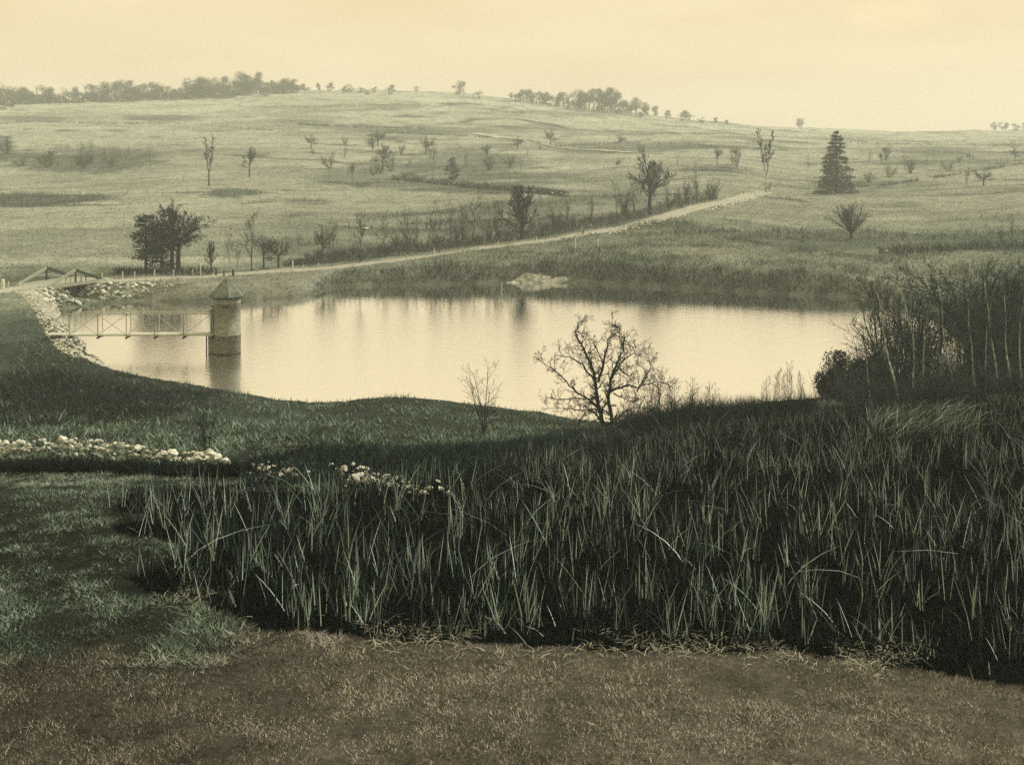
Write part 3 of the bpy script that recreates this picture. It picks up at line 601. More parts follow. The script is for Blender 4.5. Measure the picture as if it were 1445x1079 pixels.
# rock outcrop at the far shore
import bmesh
bm = bmesh.new(); bmesh.ops.create_grid(bm, x_segments=90, y_segments=40, size=1)
po = hit(768, 397, 120); po = Vector((po.x - .2, 154.4, 0))
for v in bm.verts:
    x_, y_ = v.co.x, v.co.y; r_ = x_ * x_ + y_ * y_
    env = float(np.interp(x_, [-1, -.75, -.35, -.1, .25, .5, .75, 1], [0, .22, .95, 1.0, .8, .82, .35, 0])); prof = env * max(0, 1 - abs(y_)**3.0)
    nz = float(fbm(np.array(x_ * 4.0 + y_ * 1.5), np.array(y_ * 3.0 - x_ * 1.0), 33)); dg = (x_ * 2.2 - y_ * .9 + .35 * nz) % 1.0
    hh_ = prof * (1.25 + .7 * nz - .35 * (dg > .72) * (1 - abs(2 * dg - 1.72)))
    v.co = (x_ * 7.0, y_ * 1.7 + .3 * x_, hh_ - .22)
me = bpy.data.meshes.new('rock_outcrop'); bm.to_mesh(me); bm.free()
o = link('rock_outcrop', me, mat_basic('ledge_rock', (.46, .49, .43), .3, 1.6, .9, 1.0, 5.0, dark=(.12, .14, .125))); o.location = po; tag(o, 'long pale ledge of bare rock at the far waterline', 'rock')
# stones along the road edge and the ruined field wall on the hill
rs = empty('roadside_stones', hit(930, 312)); tag(rs, 'row of pale stones along the lower edge of the climbing road', 'stone row')
for i in range(130):
    f = R.random(); px_ = 855 + 220 * f; py_ = np.interp(px_, [855, 900, 950, 1020, 1075], [329, 319, 306, 290, 274]) + R.uniform(0, 4); p = hit(px_, py_, 120)
    stone(rs, 'p' if R.random() < .7 else 'd', (p.x, p.y, p.z + .1), R.uniform(.3, .8))
fw = empty('field_wall', hit(680, 262)); tag(fw, 'dark broken stone wall along a field edge in the middle of the far hill', 'stone wall')
for i in range(150):
    px_ = R.uniform(552, 800); py_ = np.interp(px_, [552, 600, 660, 720, 800], [252, 256, 263, 267, 276]) + R.uniform(-1, 2); p = hit(px_, py_, 120)
    stone(fw, 'p' if R.random() < .12 else 'd', (p.x, p.y, p.z + R.uniform(0, .6)), R.uniform(.5, 1.2))
x_ = NR.uniform(552, 800, 1500); pts = np.array([hit(a, np.interp(a, [552, 600, 660, 720, 800], [252, 256, 263, 267, 276]) + NR.uniform(-1, 3), 120) for a in x_])
EDGES = [[(-30, 176), (60, 172), (140, 175), (240, 174), (400, 186)], [(330, 150), (480, 152), (560, 148), (640, 152), (740, 160)], [(780, 207), (860, 203), (950, 203), (1040, 210), (1110, 212)], [(540, 188), (640, 191), (720, 197), (775, 205)], [(1150, 266), (1250, 262), (1330, 250), (1440, 232)], [(1060, 200), (1160, 202), (1300, 204), (1450, 206)], [(420, 176), (500, 180), (600, 182)]]
ep = []
for e_ in EDGES:
    for q_ in range(900):
        f = R.random() * (len(e_) - 1); i_ = int(f); f -= i_; a = e_[i_][0] * (1 - f) + e_[i_ + 1][0] * f; b_ = e_[i_][1] * (1 - f) + e_[i_ + 1][1] * f
        if float(vnoise(np.array(a / 9.0), np.array(b_ / 9.0), 3)) > .34: ep.append(tuple(hit(a, b_ + R.uniform(-.7, .7), 150)))
ep = np.array(ep); N = len(ep)
o = blades('field_edge_growth', ep, NR.uniform(.3, 1.5, N), NR.uniform(.1, .3, N), NR.uniform(.1, .8, N), np.array((.06, .08, .066)) * NR.uniform(.4, 1.6, (N, 1)), 1); tag(o, 'dark lines of rough growth along the old field edges on the hill', 'rough growth', kind='stuff')
o = blades('field_wall_weeds', pts, NR.uniform(.5, 1.9, 1500), NR.uniform(.1, .25, 1500), NR.uniform(.1, .6, 1500), np.array((.026, .038, .033)) * NR.uniform(.5, 1.5, (1500, 1)), 2)
tag(o, 'dark weeds growing through the broken field wall', 'weeds', kind='stuff')
for (px_, py_, s, lab) in [(515, 324, 1.6, 'small flat pale boulder on the slope above the roadside brush'), (1250, 356, 1.0, 'small pale boulder on the right-hand pasture above the thicket')]:
    p = hit(px_, py_, 120); o = bpy.data.objects.new('boulder', SM['p'][3]); COL.objects.link(o); o.location = (p.x, p.y, p.z + .15 * s); o.scale = (s * 1.6, s, s * .6); tag(o, lab, 'boulder')

# ------------------------------------------------------------------ timber and tower
def beam(name, a, b, w, h, mat, parent, up=Vector((0, 0, 1))):
    a = Vector(a); b = Vector(b); d = (b - a); Ln = d.length; d.normalize()
    if abs(d.dot(up)) > .98: up = Vector((0, 1, 0))
    s = d.cross(up).normalized(); u_ = s.cross(d).normalized(); V = []; e = min(w, h) * .12
    for q_, pos in ((0, a), (1, b)):
        for (i, j) in ((-1, -1), (1, -1), (1, 1), (-1, 1)):
            V.append(pos + s * (i * w / 2) + u_ * (j * h / 2))
    me_ = bpy.data.meshes.new(name)
    off = parent.location if parent else Vector()
    me_.from_pydata([v - off for v in V], [], [(0, 1, 2, 3), (7, 6, 5, 4), (0, 4, 5, 1), (1, 5, 6, 2), (2, 6, 7, 3), (3, 7, 4, 0)])
    return link(name, me_, mat, parent)
def lathe(name, prof, n, mat, parent, smooth=True, rot=0.0):
    V = []; T2 = []; k = len(prof)
    for (r_, z_) in prof:
        for i in range(n):
            a = rot + 2 * math.pi * i / n; V.append((r_ * math.cos(a), r_ * math.sin(a), z_))
    for j in range(k - 1):
        for i in range(n):
            a = j * n + i; b_ = j * n + (i + 1) % n; T2 += [(a, b_, b_ + n), (a, b_ + n, a + n)]
    return link(name, tri_mesh(name, V, T2, smooth=smooth), mat, parent)
TX, TY = (320 - 722.5) / F * 104.0, 104.0
m = bpy.data.materials.new('tower_masonry'); m.use_nodes = True; t = m.node_tree; n = t.nodes; l = t.links.new; p_ = n['Principled BSDF']; p_.inputs['Roughness'].default_value = .9
tcn = n.new('ShaderNodeTexCoord'); sx = n.new('ShaderNodeSeparateXYZ'); l(tcn.outputs['Object'], sx.inputs[0])
at = n.new('ShaderNodeMath'); at.operation = 'ARCTAN2'; l(sx.outputs[1], at.inputs[0]); l(sx.outputs[0], at.inputs[1])
am = n.new('ShaderNodeMath'); am.operation = 'MULTIPLY'; am.inputs[1].default_value = 1.235; l(at.outputs[0], am.inputs[0])
cx = n.new('ShaderNodeCombineXYZ'); l(am.outputs[0], cx.inputs[0]); l(sx.outputs[2], cx.inputs[1])
bk = n.new('ShaderNodeTexBrick'); bk.inputs['Scale'].default_value = 1.0; bk.inputs['Brick Width'].default_value = .5; bk.inputs['Row Height'].default_value = .21; bk.inputs['Mortar Size'].default_value = .016
bk.inputs['Color1'].default_value = (.37, .39, .32, 1); bk.inputs['Color2'].default_value = (.24, .26, .215, 1); bk.inputs['Mortar'].default_value = (.11, .13, .11, 1)
l(cx.outputs[0], bk.inputs['Vector'])
zn = n.new('ShaderNodeTexNoise'); zn.inputs['Scale'].default_value = 3.0; zn.inputs['Detail'].default_value = 6; l(tcn.outputs['Object'], zn.inputs['Vector'])
mr = n.new('ShaderNodeMapRange'); mr.inputs[1].default_value = .3; mr.inputs[2].default_value = .7; mr.inputs[3].default_value = .65; mr.inputs[4].default_value = 1.3; l(zn.outputs['Fac'], mr.inputs[0])
mm = n.new('ShaderNodeMixRGB'); mm.blend_type = 'MULTIPLY'; mm.inputs[0].default_value = 1; l(bk.outputs['Color'], mm.inputs[1]); l(mr.outputs[0], mm.inputs[2])
wr = n.new('ShaderNodeMapRange'); wr.inputs[1].default_value = .06; wr.inputs[2].default_value = .2; wr.inputs[3].default_value = .22; wr.inputs[4].default_value = 1.0; l(sx.outputs[2], wr.inputs[0])   # wet, weedy foot
m2 = n.new('ShaderNodeMixRGB'); m2.blend_type = 'MULTIPLY'; m2.inputs[0].default_value = 1; l(mm.outputs[0], m2.inputs[1]); l(wr.outputs[0], m2.inputs[2]); l(m2.outputs[0], p_.inputs['Base Color'])
bb = n.new('ShaderNodeBump'); bb.inputs['Strength'].default_value = .6; bb.inputs['Distance'].default_value = .03; l(bk.outputs['Fac'], bb.inputs['Height']); bb.invert = True; l(bb.outputs[0], p_.inputs['Normal'])
M_TOWER = m
tw = empty('gate_tower', (TX, TY, 0)); tag(tw, 'round stone gatehouse tower with a conical roof standing in the pond', 'tower')
lathe('wall', [(1.27, -2.3), (1.27, 1.62), (1.31, 1.66), (1.31, 1.82), (1.245, 1.86), (1.235, 4.55), (1.27, 4.58), (1.27, 4.72), (1.235, 4.75), (1.235, 5.22)], 40, M_TOWER, tw)
M_ROOF = mat_basic('roof_slate', (.15, .18, .155), .35, 2.0, .8, .4, 10)
M_ROOFE = mat_basic('roof_edge', (.22, .25, .21), .2, 4, .8)
for i in range(8):
    a0 = math.radians(22.5 + 45 * i) + .006; a1 = math.radians(67.5 + 45 * i) - .006; V = []; T2 = []
    for r_, z_ in ((1.62, 5.18), (1.62, 5.25), (1.1, 5.80), (.6, 6.33), (.10, 6.84)):
        V += [(r_ * math.cos(a0), r_ * math.sin(a0), z_), (r_ * math.cos(a1), r_ * math.sin(a1), z_)]
    V += [(.9 * math.cos(a0), .9 * math.sin(a0), 5.18), (.9 * math.cos(a1), .9 * math.sin(a1), 5.18)]
    for j in range(4): T2 += [(2 * j, 2 * j + 1, 2 * j + 3), (2 * j, 2 * j + 3, 2 * j + 2)]
    T2 += [(10, 11, 1), (10, 1, 0)]
    link('roof_panel', tri_mesh('roof_panel', V, T2), M_ROOF, tw)
    am_ = math.radians(22.5 + 45 * i)
    beam('roof_hip', tw.location + Vector((1.64 * math.cos(am_), 1.64 * math.sin(am_), 5.24)), tw.location + Vector((.09 * math.cos(am_), .09 * math.sin(am_), 6.86)), .07, .05, M_ROOFE, tw)
lathe('finial', [(.0, 6.78), (.14, 6.78), (.15, 6.83), (.07, 6.87), (.0, 6.89)], 10, M_ROOFE, tw)
roof = lathe('roof', [(1.235, 5.12), (1.60, 5.15), (1.60, 5.19), (1.1, 5.2)], 8, M_WOODD, tw, smooth=False, rot=math.radians(22.5))
tl = tw.location
for ch in list(tw.children):
    if ch.name.split('.')[0] in ('roof_panel', 'roof_hip', 'finial'): ch.parent = roof
beam('window_slit', tl + Vector((-.10, -1.245, 4.40)), tl + Vector((.50, -1.16, 4.40)), .12, .20, M_WOODD, tw)
door = beam('door', tl + Vector((-1.235, -.42, 1.9)), tl + Vector((-1.235, -.42, 4.1)), .85, .10, M_WOODD, tw, up=Vector((1, 0, 0)))
beam('door_frame', tl + Vector((-1.20, -.66, 1.9)), tl + Vector((-1.20, -.66, 4.3)), .16, .20, M_WHITE, tw)
beam('door_frame', tl + Vector((-1.30, .45, 1.9)), tl + Vector((-1.30, .45, 4.3)), .12, .16, M_WOODD, tw)
beam('door_lintel', tl + Vector((-1.26, -.75, 4.34)), tl + Vector((-1.26, .55, 4.34)), .18, .16, M_WOODP, tw)
beam('buttress', tl + Vector((-1.35, -.15, -2)), tl + Vector((-1.35, -.15, 1.66)), .42, .8, M_TOWER, tw)
beam('gauge_post', tl + Vector((-1.72, -.5, -1)), tl + Vector((-1.72, -.5, 1.68)), .10, .10, M_WOODD, tw)

M_FOOT = mat_basic('pale_footbridge_timber', (.50, .53, .45), .2, 5, .85)
for ch in list(tw.children):
    if ch.name.split('.')[0] in ('door_frame', 'door_lintel'): ch.parent = door
fb = empty('footbridge', (-33, 103.5, 1.85)); tag(fb, 'pale timber footbridge with crossed railings from the dam to the stone tower', 'footbridge')
xs = [(p - 722.5) / F * 103.6 for p in (102, 142, 182, 222, 262, 300)]
beam('deck', (xs[0] - 2.2, 103.5, 1.82), (xs[-1] + .25, 103.5, 1.86), 1.15, .05, M_FOOT, fb)
for s in (-.5, .5):
    yo = 103.5 + s * 1.2
    beam('stringer', (xs[0] - .6, yo, 1.77), (xs[-1] + .2, yo, 1.79), .07, .08, M_FOOT, fb)
    beam('top_rail', (xs[0] - .1, yo, 3.72), (xs[-1] + .1, yo, 3.74), .08, .09, M_FOOT, fb)
    beam('handrail', (xs[0] - 2.6, yo, 2.9), (xs[0], yo, 3.62), .05, .05, M_FOOT, fb)
    for i, xx in enumerate(xs):
        beam('post', (xx, yo, 1.45), (xx, yo, 3.76), .08, .08, M_WOODP if s < 0 and i in (0, 1, 3, 4) else M_FOOT, fb)
        if i < 5 and s < 0:
            beam('brace', (xx + .05, yo - .03, 1.84), (xs[i + 1] - .05, yo - .03, 3.66), .035, .045, M_FOOT, fb)
            if i < 4: beam('brace', (xx + .05, yo + .03, 3.66), (xs[i + 1] - .05, yo + .03, 1.84), .035, .045, M_FOOT, fb)
for xx in xs: beam('cross_beam', (xx, 102.7, 1.58), (xx, 104.3, 1.58), .12, .14, M_WOODD, fb)

br = empty('timber_bridge', (BC[0], BC[1], 2.1)); tag(br, 'timber road bridge with two triangular king-post trusses at far left', 'bridge')
b3 = Vector((BD[0], BD[1], 0)); p3 = Vector((BP[0], BP[1], 0)); c3 = Vector((BC[0], BC[1], 0))
for i in range(30):
    a = -4.35 + i * .3
    beam('plank', c3 + b3 * a - p3 * 2.35 + Vector((0, 0, 2.13 + R.uniform(-.01, .01))), c3 + b3 * a + p3 * 2.35 + Vector((0, 0, 2.13)), .27, .09, M_WOODP, br)
for s in (-1, 1):
    o0 = c3 + p3 * (2.5 * s)
    known = set(br.children); truss = beam('truss', o0 - b3 * 4.4 + Vector((0, 0, 2.06)), o0 + b3 * 4.4 + Vector((0, 0, 2.06)), .30, .38, M_WOODP, br)
    beam('rafter', o0 - b3 * 4.0 + Vector((0, 0, 2.2)), o0 + Vector((0, 0, 3.72)), .26, .28, M_WOODP, br)  # pale timber stands for the lit leg, light put into its colour
    beam('rafter', o0 + b3 * 4.0 + Vector((0, 0, 2.2)), o0 + Vector((0, 0, 3.72)), .28, .30, M_WOODD, br)  # dark timber paints shade on the opposite leg
    beam('king_post', o0 + Vector((0, 0, 2.2)), o0 + Vector((0, 0, 3.84)), .18, .18, M_WOODD, br)
    beam('collar_beam', o0 - b3 * 2.0 + Vector((0, 0, 2.92)), o0 + b3 * 2.0 + Vector((0, 0, 2.92)), .10, .12, M_WOODP, br)
    for q_ in ((-1.2, -.6, .7, 1.3) if s > 0 else ()):
        beam('strut', o0 + b3 * (q_ * 1.2) + Vector((0, 0, 2.2)), o0 + b3 * (q_ * 1.2) + Vector((0, 0, 2.9)), .10, .10, M_WOODP if q_ < 0 else M_WOODD, br)
    for ch in set(br.children) - known - {truss}: ch.parent = truss
for s in (-1, 1):
    beam('abutment', c3 + b3 * (4.1 * s) - p3 * 2.9 + Vector((0, 0, .95)), c3 + b3 * (4.1 * s) + p3 * 2.9 + Vector((0, 0, .95)), .9, 1.8, M_STONED, br)

# posts
def post(px, py, hpx, lab, mat=M_WHITE, lean=0.0, w=.14, Y=None, name='fence_post', cat='post', group=None):
    p = hit(px, py, 60) if Y is None else Vector(((px - 722.5) / F * Y, Y, CAMZ - (py - HOR) / F * Y))
    h_ = hpx * p.y / F; V = []; T2 = []; k = 6
    for j, (zf, rf) in enumerate(((-.15, 1), (.55, .95), (.97, .85), (1.0, .5))):
        for i in range(k):
            a = 2 * math.pi * i / k; V.append((w * .5 * rf * math.cos(a) + lean * h_ * max(zf, 0), w * .5 * rf * math.sin(a), h_ * zf))
    for j in range(3):
        for i in range(k):
            a = j * k + i; b_ = j * k + (i + 1) % k; T2 += [(a, b_, b_ + k), (a, b_ + k, a + k)]
    T2 += [(3 * k, 3 * k + i, 3 * k + i + 1) for i in range(1, k - 1)]
    o = link(name, tri_mesh(name, V, T2), mat); o.location = p; tag(o, lab, cat, group)
    return o
for (px_, py_, h_) in [(144, 396, 11), (173, 394, 11), (190, 392, 9), (218, 391, 10), (245, 390, 9), (272, 388, 7)]:
    post(px_, py_, h_, 'short pale guard post in the row along the road beside the timber bridge', group='guard posts along the road by the bridge')
post(283, 389, 16, 'taller white post on the road edge left of the stone tower', w=.2)
post(413, 381, 13, 'white post at the roadside right of the leaning birch', w=.2)
for (px_, py_, h_) in [(428, 380, 6), (449, 378, 7), (613, 360, 10), (703, 347, 7), (727, 343, 7), (757, 340, 6)]:
    post(px_, py_, h_, 'small pale post at the edge of the road beside the brush', group='small posts along the brushy roadside', w=.12)
post(812, 350, 14, 'left of two white posts on the slope below the road', w=.2)
post(844, 351, 14, 'right of two white posts on the slope below the road', w=.2)
post(708, 414, 16, 'thin white stake standing in the water in front of the rock ledge', w=.12, Y=143.0, name='stake', cat='stake')
post(4, 408, 14, 'pale gate post at the left edge by the dam track', w=.5)
post(12, 407, 10, 'thin pale post just right of the gate post at the left edge', w=.12)
post(28, 406, 9, 'stubby pale post on the track before the timber bridge', w=.16)
post(305, 389, 12, 'dark stubby post with a crossbar behind the tower roof', M_WOODD, w=.3)
post(316, 390, 9, 'short dark stump just left of the tower roof tip', M_WOODD, w=.22, name='stump', cat='stump')
post(329, 389, 9, 'short dark stump at the foot of the leaning birch', M_WOODD, w=.35, name='stump', cat='stump')
post(628, 216, 8, '', M_WOODD, Y=None) if False else None

# ------------------------------------------------------------------ trees
def tube_mesh(name, lines, sides=4):
    """lines: list of (points (k,3), radii (k,))"""
    V = []; T2 = []; off = 0
    for pts, rad in lines:
        pts = np.asarray(pts, float); k = len(pts); s_ = sides if rad[0] > .02 else 3
        d = np.gradient(pts, axis=0); d /= (np.linalg.norm(d, axis=1)[:, None] + 1e-9)
        ref = np.where(np.abs(d[:, 2:3]) < .9, np.array([[0, 0, 1.0]]), np.array([[1.0, 0, 0]]))
        a = np.cross(d, ref); a /= (np.linalg.norm(a, axis=1)[:, None] + 1e-9); b_ = np.cross(d, a)
        th = np.arange(s_) * 2 * np.pi / s_
        ring = pts[:, None] + np.asarray(rad)[:, None, None] * (np.cos(th)[None, :, None] * a[:, None] + np.sin(th)[None, :, None] * b_[:, None])
        V.append(ring.reshape(-1, 3))
        i0 = (np.arange(k - 1)[:, None] * s_ + np.arange(s_)[None]); i1 = (np.arange(k - 1)[:, None] * s_ + (np.arange(s_)[None] + 1) % s_)
        T2.append(np.concatenate([np.stack([i0, i1, i1 + s_], -1).reshape(-1, 3), np.stack([i0, i1 + s_, i0 + s_], -1).reshape(-1, 3)]) + off); off += k * s_
    return tri_mesh(name, np.concatenate(V), np.concatenate(T2), smooth=True)
def grow(rng, p, d, Ln, r, level, P_, trunk, crown, minr):
    """a wandering tapered branch with side branches"""
    lv = P_[min(level, len(P_) - 1)]; k = lv.get('seg', 5); pts = [np.array(p)]; d = np.array(d, float); d /= np.linalg.norm(d)
    for i in range(k):
        d = d + rng.normal(0, lv.get('wander', .12), 3) + np.array([0, 0, lv.get('up', .05)]); d /= np.linalg.norm(d)
        pts.append(pts[-1] + d * Ln / k)
    rad = np.linspace(r, max(r * lv.get('taper', .3), minr), k + 1)
    (trunk if level == 0 else crown).append((np.array(pts), rad))
    if level + 1 >= len(P_): return
    nl = P_[level + 1]; n_ = lv.get('kids', 6)
    for j in range(n_):
        f = lv.get('start', .3) + (1 - lv.get('start', .3)) * (j + rng.uniform(.1, .9)) / n_; f = min(f, .995)
        i = min(int(f * k), k - 1); q_ = pts[i] + (pts[i + 1] - pts[i]) * (f * k - i); dd = pts[i + 1] - pts[i]; dd = dd / np.linalg.norm(dd)
        az = rng.uniform(0, 2 * np.pi); side = np.cross(dd, [math.cos(az), math.sin(az), .3]); side /= np.linalg.norm(side) + 1e-9
        an = rng.normal(lv.get('angle', .8), .15); nd = dd * math.cos(an) + side * math.sin(an)
        cl_ = Ln * lv.get('ratio', .6) * rng.uniform(.65, 1.15) * (lv.get('shape', lambda f_: 1 - .45 * f_)(f))
        grow(rng, q_, nd, cl_, max(np.interp(f * k, range(k + 1), rad) * lv.get('rr', .55), minr), level + 1, P_, trunk, crown, minr)
VAR = {}
def variant(key, fn, tm, cm):
    if key not in VAR:
        tr, crn = fn()
        if isinstance(tr, list): tr = tube_mesh('trunk', tr, 6)
        if isinstance(crn, list): crn = tube_mesh('crown', crn, 4)
        if not tr.materials: tr.materials.append(tm)
        if not crn.materials: crn.materials.append(cm)
        z = max(v.co.z for v in crn.vertices)
        VAR[key] = (tr, crn, z)
    return VAR[key]
def bare(seed, style, minr):
    def fn():
        rng = np.random.default_rng(seed); tr = []; cr_ = []; H = 10.0
        if style == 'spread':      # broad old tree: short trunk dividing into limbs
            P_ = [dict(seg=6, wander=.05, up=.1, kids=11, start=.24, angle=.95, ratio=.68, rr=.6, taper=.25, shape=lambda f: 1.1 - .4 * f), dict(seg=6, wander=.16, up=.09, kids=9, start=.25, angle=.7, ratio=.5, rr=.5), dict(seg=4, wander=.2, up=.05, kids=8, start=.15, angle=.7, ratio=.55, rr=.55), dict(seg=3, wander=.2, kids=0)]
            grow(rng, (0, 0, -.3), (0, 0, 1), H * .86, .30, 0, P_, tr, cr_, minr)
        elif style == 'oak':       # stout stem dividing into a broad dome of limbs
            P_ = [dict(seg=5), dict(seg=7, wander=.15, up=.03, kids=11, start=.22, angle=.62, ratio=.46, rr=.5, taper=.2), dict(seg=5, wander=.2, up=.03, kids=8, start=.15, angle=.65, ratio=.52, rr=.55), dict(seg=3, wander=.2, kids=4, angle=.6, ratio=.6), dict(seg=2, wander=.2, kids=0)]
            tr.append((np.array([(0, 0, -.3), (.06, 0, 1.6), (-.04, 0.03, 3.2), (0, 0, 4.4)]), np.array([.36, .28, .24, .16])))
            for i in range(11):
                a = i * 2.4 + rng.uniform(-.3, .3); e = rng.uniform(.12, 1.2); z0 = 4.2 - 1.6 * e / 1.2 + rng.uniform(-.2, .2)
                grow(rng, (0, 0, z0), (math.cos(a) * math.sin(e), math.sin(a) * math.sin(e), math.cos(e)), (5.2 if e < .6 else 4.6) * rng.uniform(.85, 1.1), .13, 1, P_, tr, cr_, minr)
        elif style == 'tall':      # slim upright tree
            P_ = [dict(seg=8, wander=.115, up=.10, kids=15, start=.22, angle=.85, ratio=.42, rr=.42, taper=.2, shape=lambda f: 1.2 - .7 * f), dict(seg=5, wander=.14, up=.12, kids=7, start=.2, angle=.6, ratio=.5, rr=.5), dict(seg=3, wander=.2, up=.05, kids=4, angle=.6, ratio=.5), dict(seg=2, wander=.2, kids=0)]
            grow(rng, (0, 0, -.3), (0, 0, 1), H * .96, .13, 0, P_, tr, cr_, minr)
        elif style == 'fork':      # trunk forking in two tall stems
            P_ = [dict(seg=6, wander=.06, up=.15, kids=11, start=.12, angle=.5, ratio=.28, rr=.4, taper=.2, shape=lambda f: 1.2 - .6 * f), dict(seg=5, wander=.12, up=.15, kids=6, angle=.6, ratio=.5), dict(seg=3, wander=.2, kids=3, angle=.6, ratio=.5), dict(seg=2, wander=.2, kids=0)]
            tr.append((np.array([(0, 0, -.3), (.05, 0, 1.5), (0, 0.05, 3.0)]), np.array([.20, .17, .14])))
            for s in (-1, 1): grow(rng, (0, 0, 2.9), (.16 * s, .05 * s, 1), 7.0, .11, 0, P_, tr, cr_, minr)
        elif style == 'vase':      # many limbs from a short stem, fan shaped
            tr.append((np.array([(0, 0, -.3), (0, 0, 1.0), (0.05, 0, 2.0)]), np.array([.5, .40, .36])))
            P_ = [dict(seg=5), dict(seg=6, wander=.08, up=.02, kids=8, start=.25, angle=.35, ratio=.5, rr=.5), dict(seg=4, wander=.12, up=.05, kids=6, angle=.4, ratio=.5), dict(seg=3, wander=.15, kids=0)]
            for i in range(26):
                a = rng.uniform(0, 6.28); e = rng.uniform(.05, 1.25); grow(rng, (0, 0, 1.7), (math.cos(a) * math.sin(e), math.sin(a) * math.sin(e), math.cos(e)), rng.uniform(6.5, 8.2), .16, 1, P_, tr, cr_, minr)
        elif style == 'dense':     # thick round head of fine twigs
            P_ = [dict(seg=6, wander=.05, up=.1, kids=20, start=.12, angle=.75, ratio=.6, rr=.5, taper=.2, shape=lambda f: 1.1 - .55 * f), dict(seg=5, wander=.12, up=.16, kids=10, start=.15, angle=.6, ratio=.5, rr=.5), dict(seg=3, wander=.15, up=.1, kids=7, start=.1, angle=.6, ratio=.55), dict(seg=2, wander=.2, kids=0)]
            grow(rng, (0, 0, -.3), (0, 0, 1), H * .85, .30, 0, P_, tr, cr_, minr)
        elif style == 'sapling':   # a few whippy stems from one root
            P_ = [dict(seg=6, wander=.06, up=.06, kids=11, start=.18, angle=.7, ratio=.40, rr=.5, taper=.25), dict(seg=4, wander=.16, up=.05, kids=6, angle=.7, ratio=.5), dict(seg=2, wander=.1, kids=0)]
            for i in range(4): grow(rng, (rng.normal(0, .25), rng.normal(0, .25), -.3), (rng.normal(0, .12), rng.normal(0, .12), 1), rng.uniform(6.5, 10), .075, 0, P_, tr, cr_, minr)
        elif style == 'bush':
            P_ = [dict(seg=5, wander=.1, up=.05, kids=9, start=.15, angle=.55, ratio=.5, rr=.5), dict(seg=4, wander=.15, up=.05, kids=6, angle=.6, ratio=.5), dict(seg=2, wander=.15, kids=0)]
            for i in range(11): grow(rng, (rng.normal(0, .5), rng.normal(0, .5), -.3), (rng.normal(0, .45), rng.normal(0, .45), 1), rng.uniform(5.5, 9.5), .12, 0, P_, tr, cr_, minr)
        return tr, cr_
    return fn
def clumpy(seed, trunk_h, minr, kind='pine'):
    """pines and spruce: trunk, boughs and thousands of short needle sprays"""
    def fn():
        rng = np.random.default_rng(seed); H = 10.0; tr = [(np.array([(0, 0, -.3), (.03, 0, 5), (0, 0, 9.8)]), np.array([.24, .15, .03]))]
        b_ = []; dirs = []
        nwh = 17 if kind == 'spruce' else 11
        for w in range(nwh):
            zf = w / (nwh - 1); z0 = trunk_h + (9.7 - trunk_h) * zf
            rad = (3.3 * (1 - zf)**.8 + .18) if kind == 'spruce' else (2.9 * (1 - zf * .75) * rng.uniform(.55, 1.15) + .2)
            for j in range(7 if kind == 'spruce' else 5):
                a = rng.uniform(0, 6.28); r_ = rad * rng.uniform(.7, 1.1); up = -.18 if kind == 'spruce' else rng.uniform(0, .3)
                e = np.array([math.cos(a) * r_, math.sin(a) * r_, z0 + up * r_ + rng.uniform(-.15, .15)])
                tr.append((np.array([(0, 0, z0), e * [.6, .6, 1], e]), np.array([.05, .035, .015])))
                n_ = int(44 * r_ / 2 + 14) if kind == 'spruce' else int(48 * r_ / 2 + 20)
                for q_ in range(n_):
                    f = rng.uniform(.25, 1.0)**.8; s = .20 * r_ * (1.1 - f) + (.13 if kind == 'spruce' else .28)
                    p = np.array([e[0] * f, e[1] * f, z0 + (e[2] - z0) * f]) + rng.normal(0, 1, 3) * [s, s, s * (.45 if kind == 'spruce' else .5)]
                    b_.append(p); dirs.append(np.array([math.cos(a), math.sin(a), -.15 if kind == 'spruce' else .5]) + rng.normal(0, .55, 3))
        b_ = np.array(b_); dirs = np.array(dirs); dirs /= np.linalg.norm(dirs, axis=1)[:, None]; N = len(b_)
        ln = rng.uniform(.25, .5, N)[:, None]; sd_ = np.cross(dirs, rng.normal(0, 1, (N, 3))); sd_ /= np.linalg.norm(sd_, axis=1)[:, None]; wd = rng.uniform(.05, .12, N)[:, None]
        V = np.stack([b_ - sd_ * wd, b_ + sd_ * wd, b_ + dirs * ln], 1).reshape(-1, 3)
        return tr, tri_mesh('crown', V, np.arange(3 * N).reshape(-1, 3))
    return fn
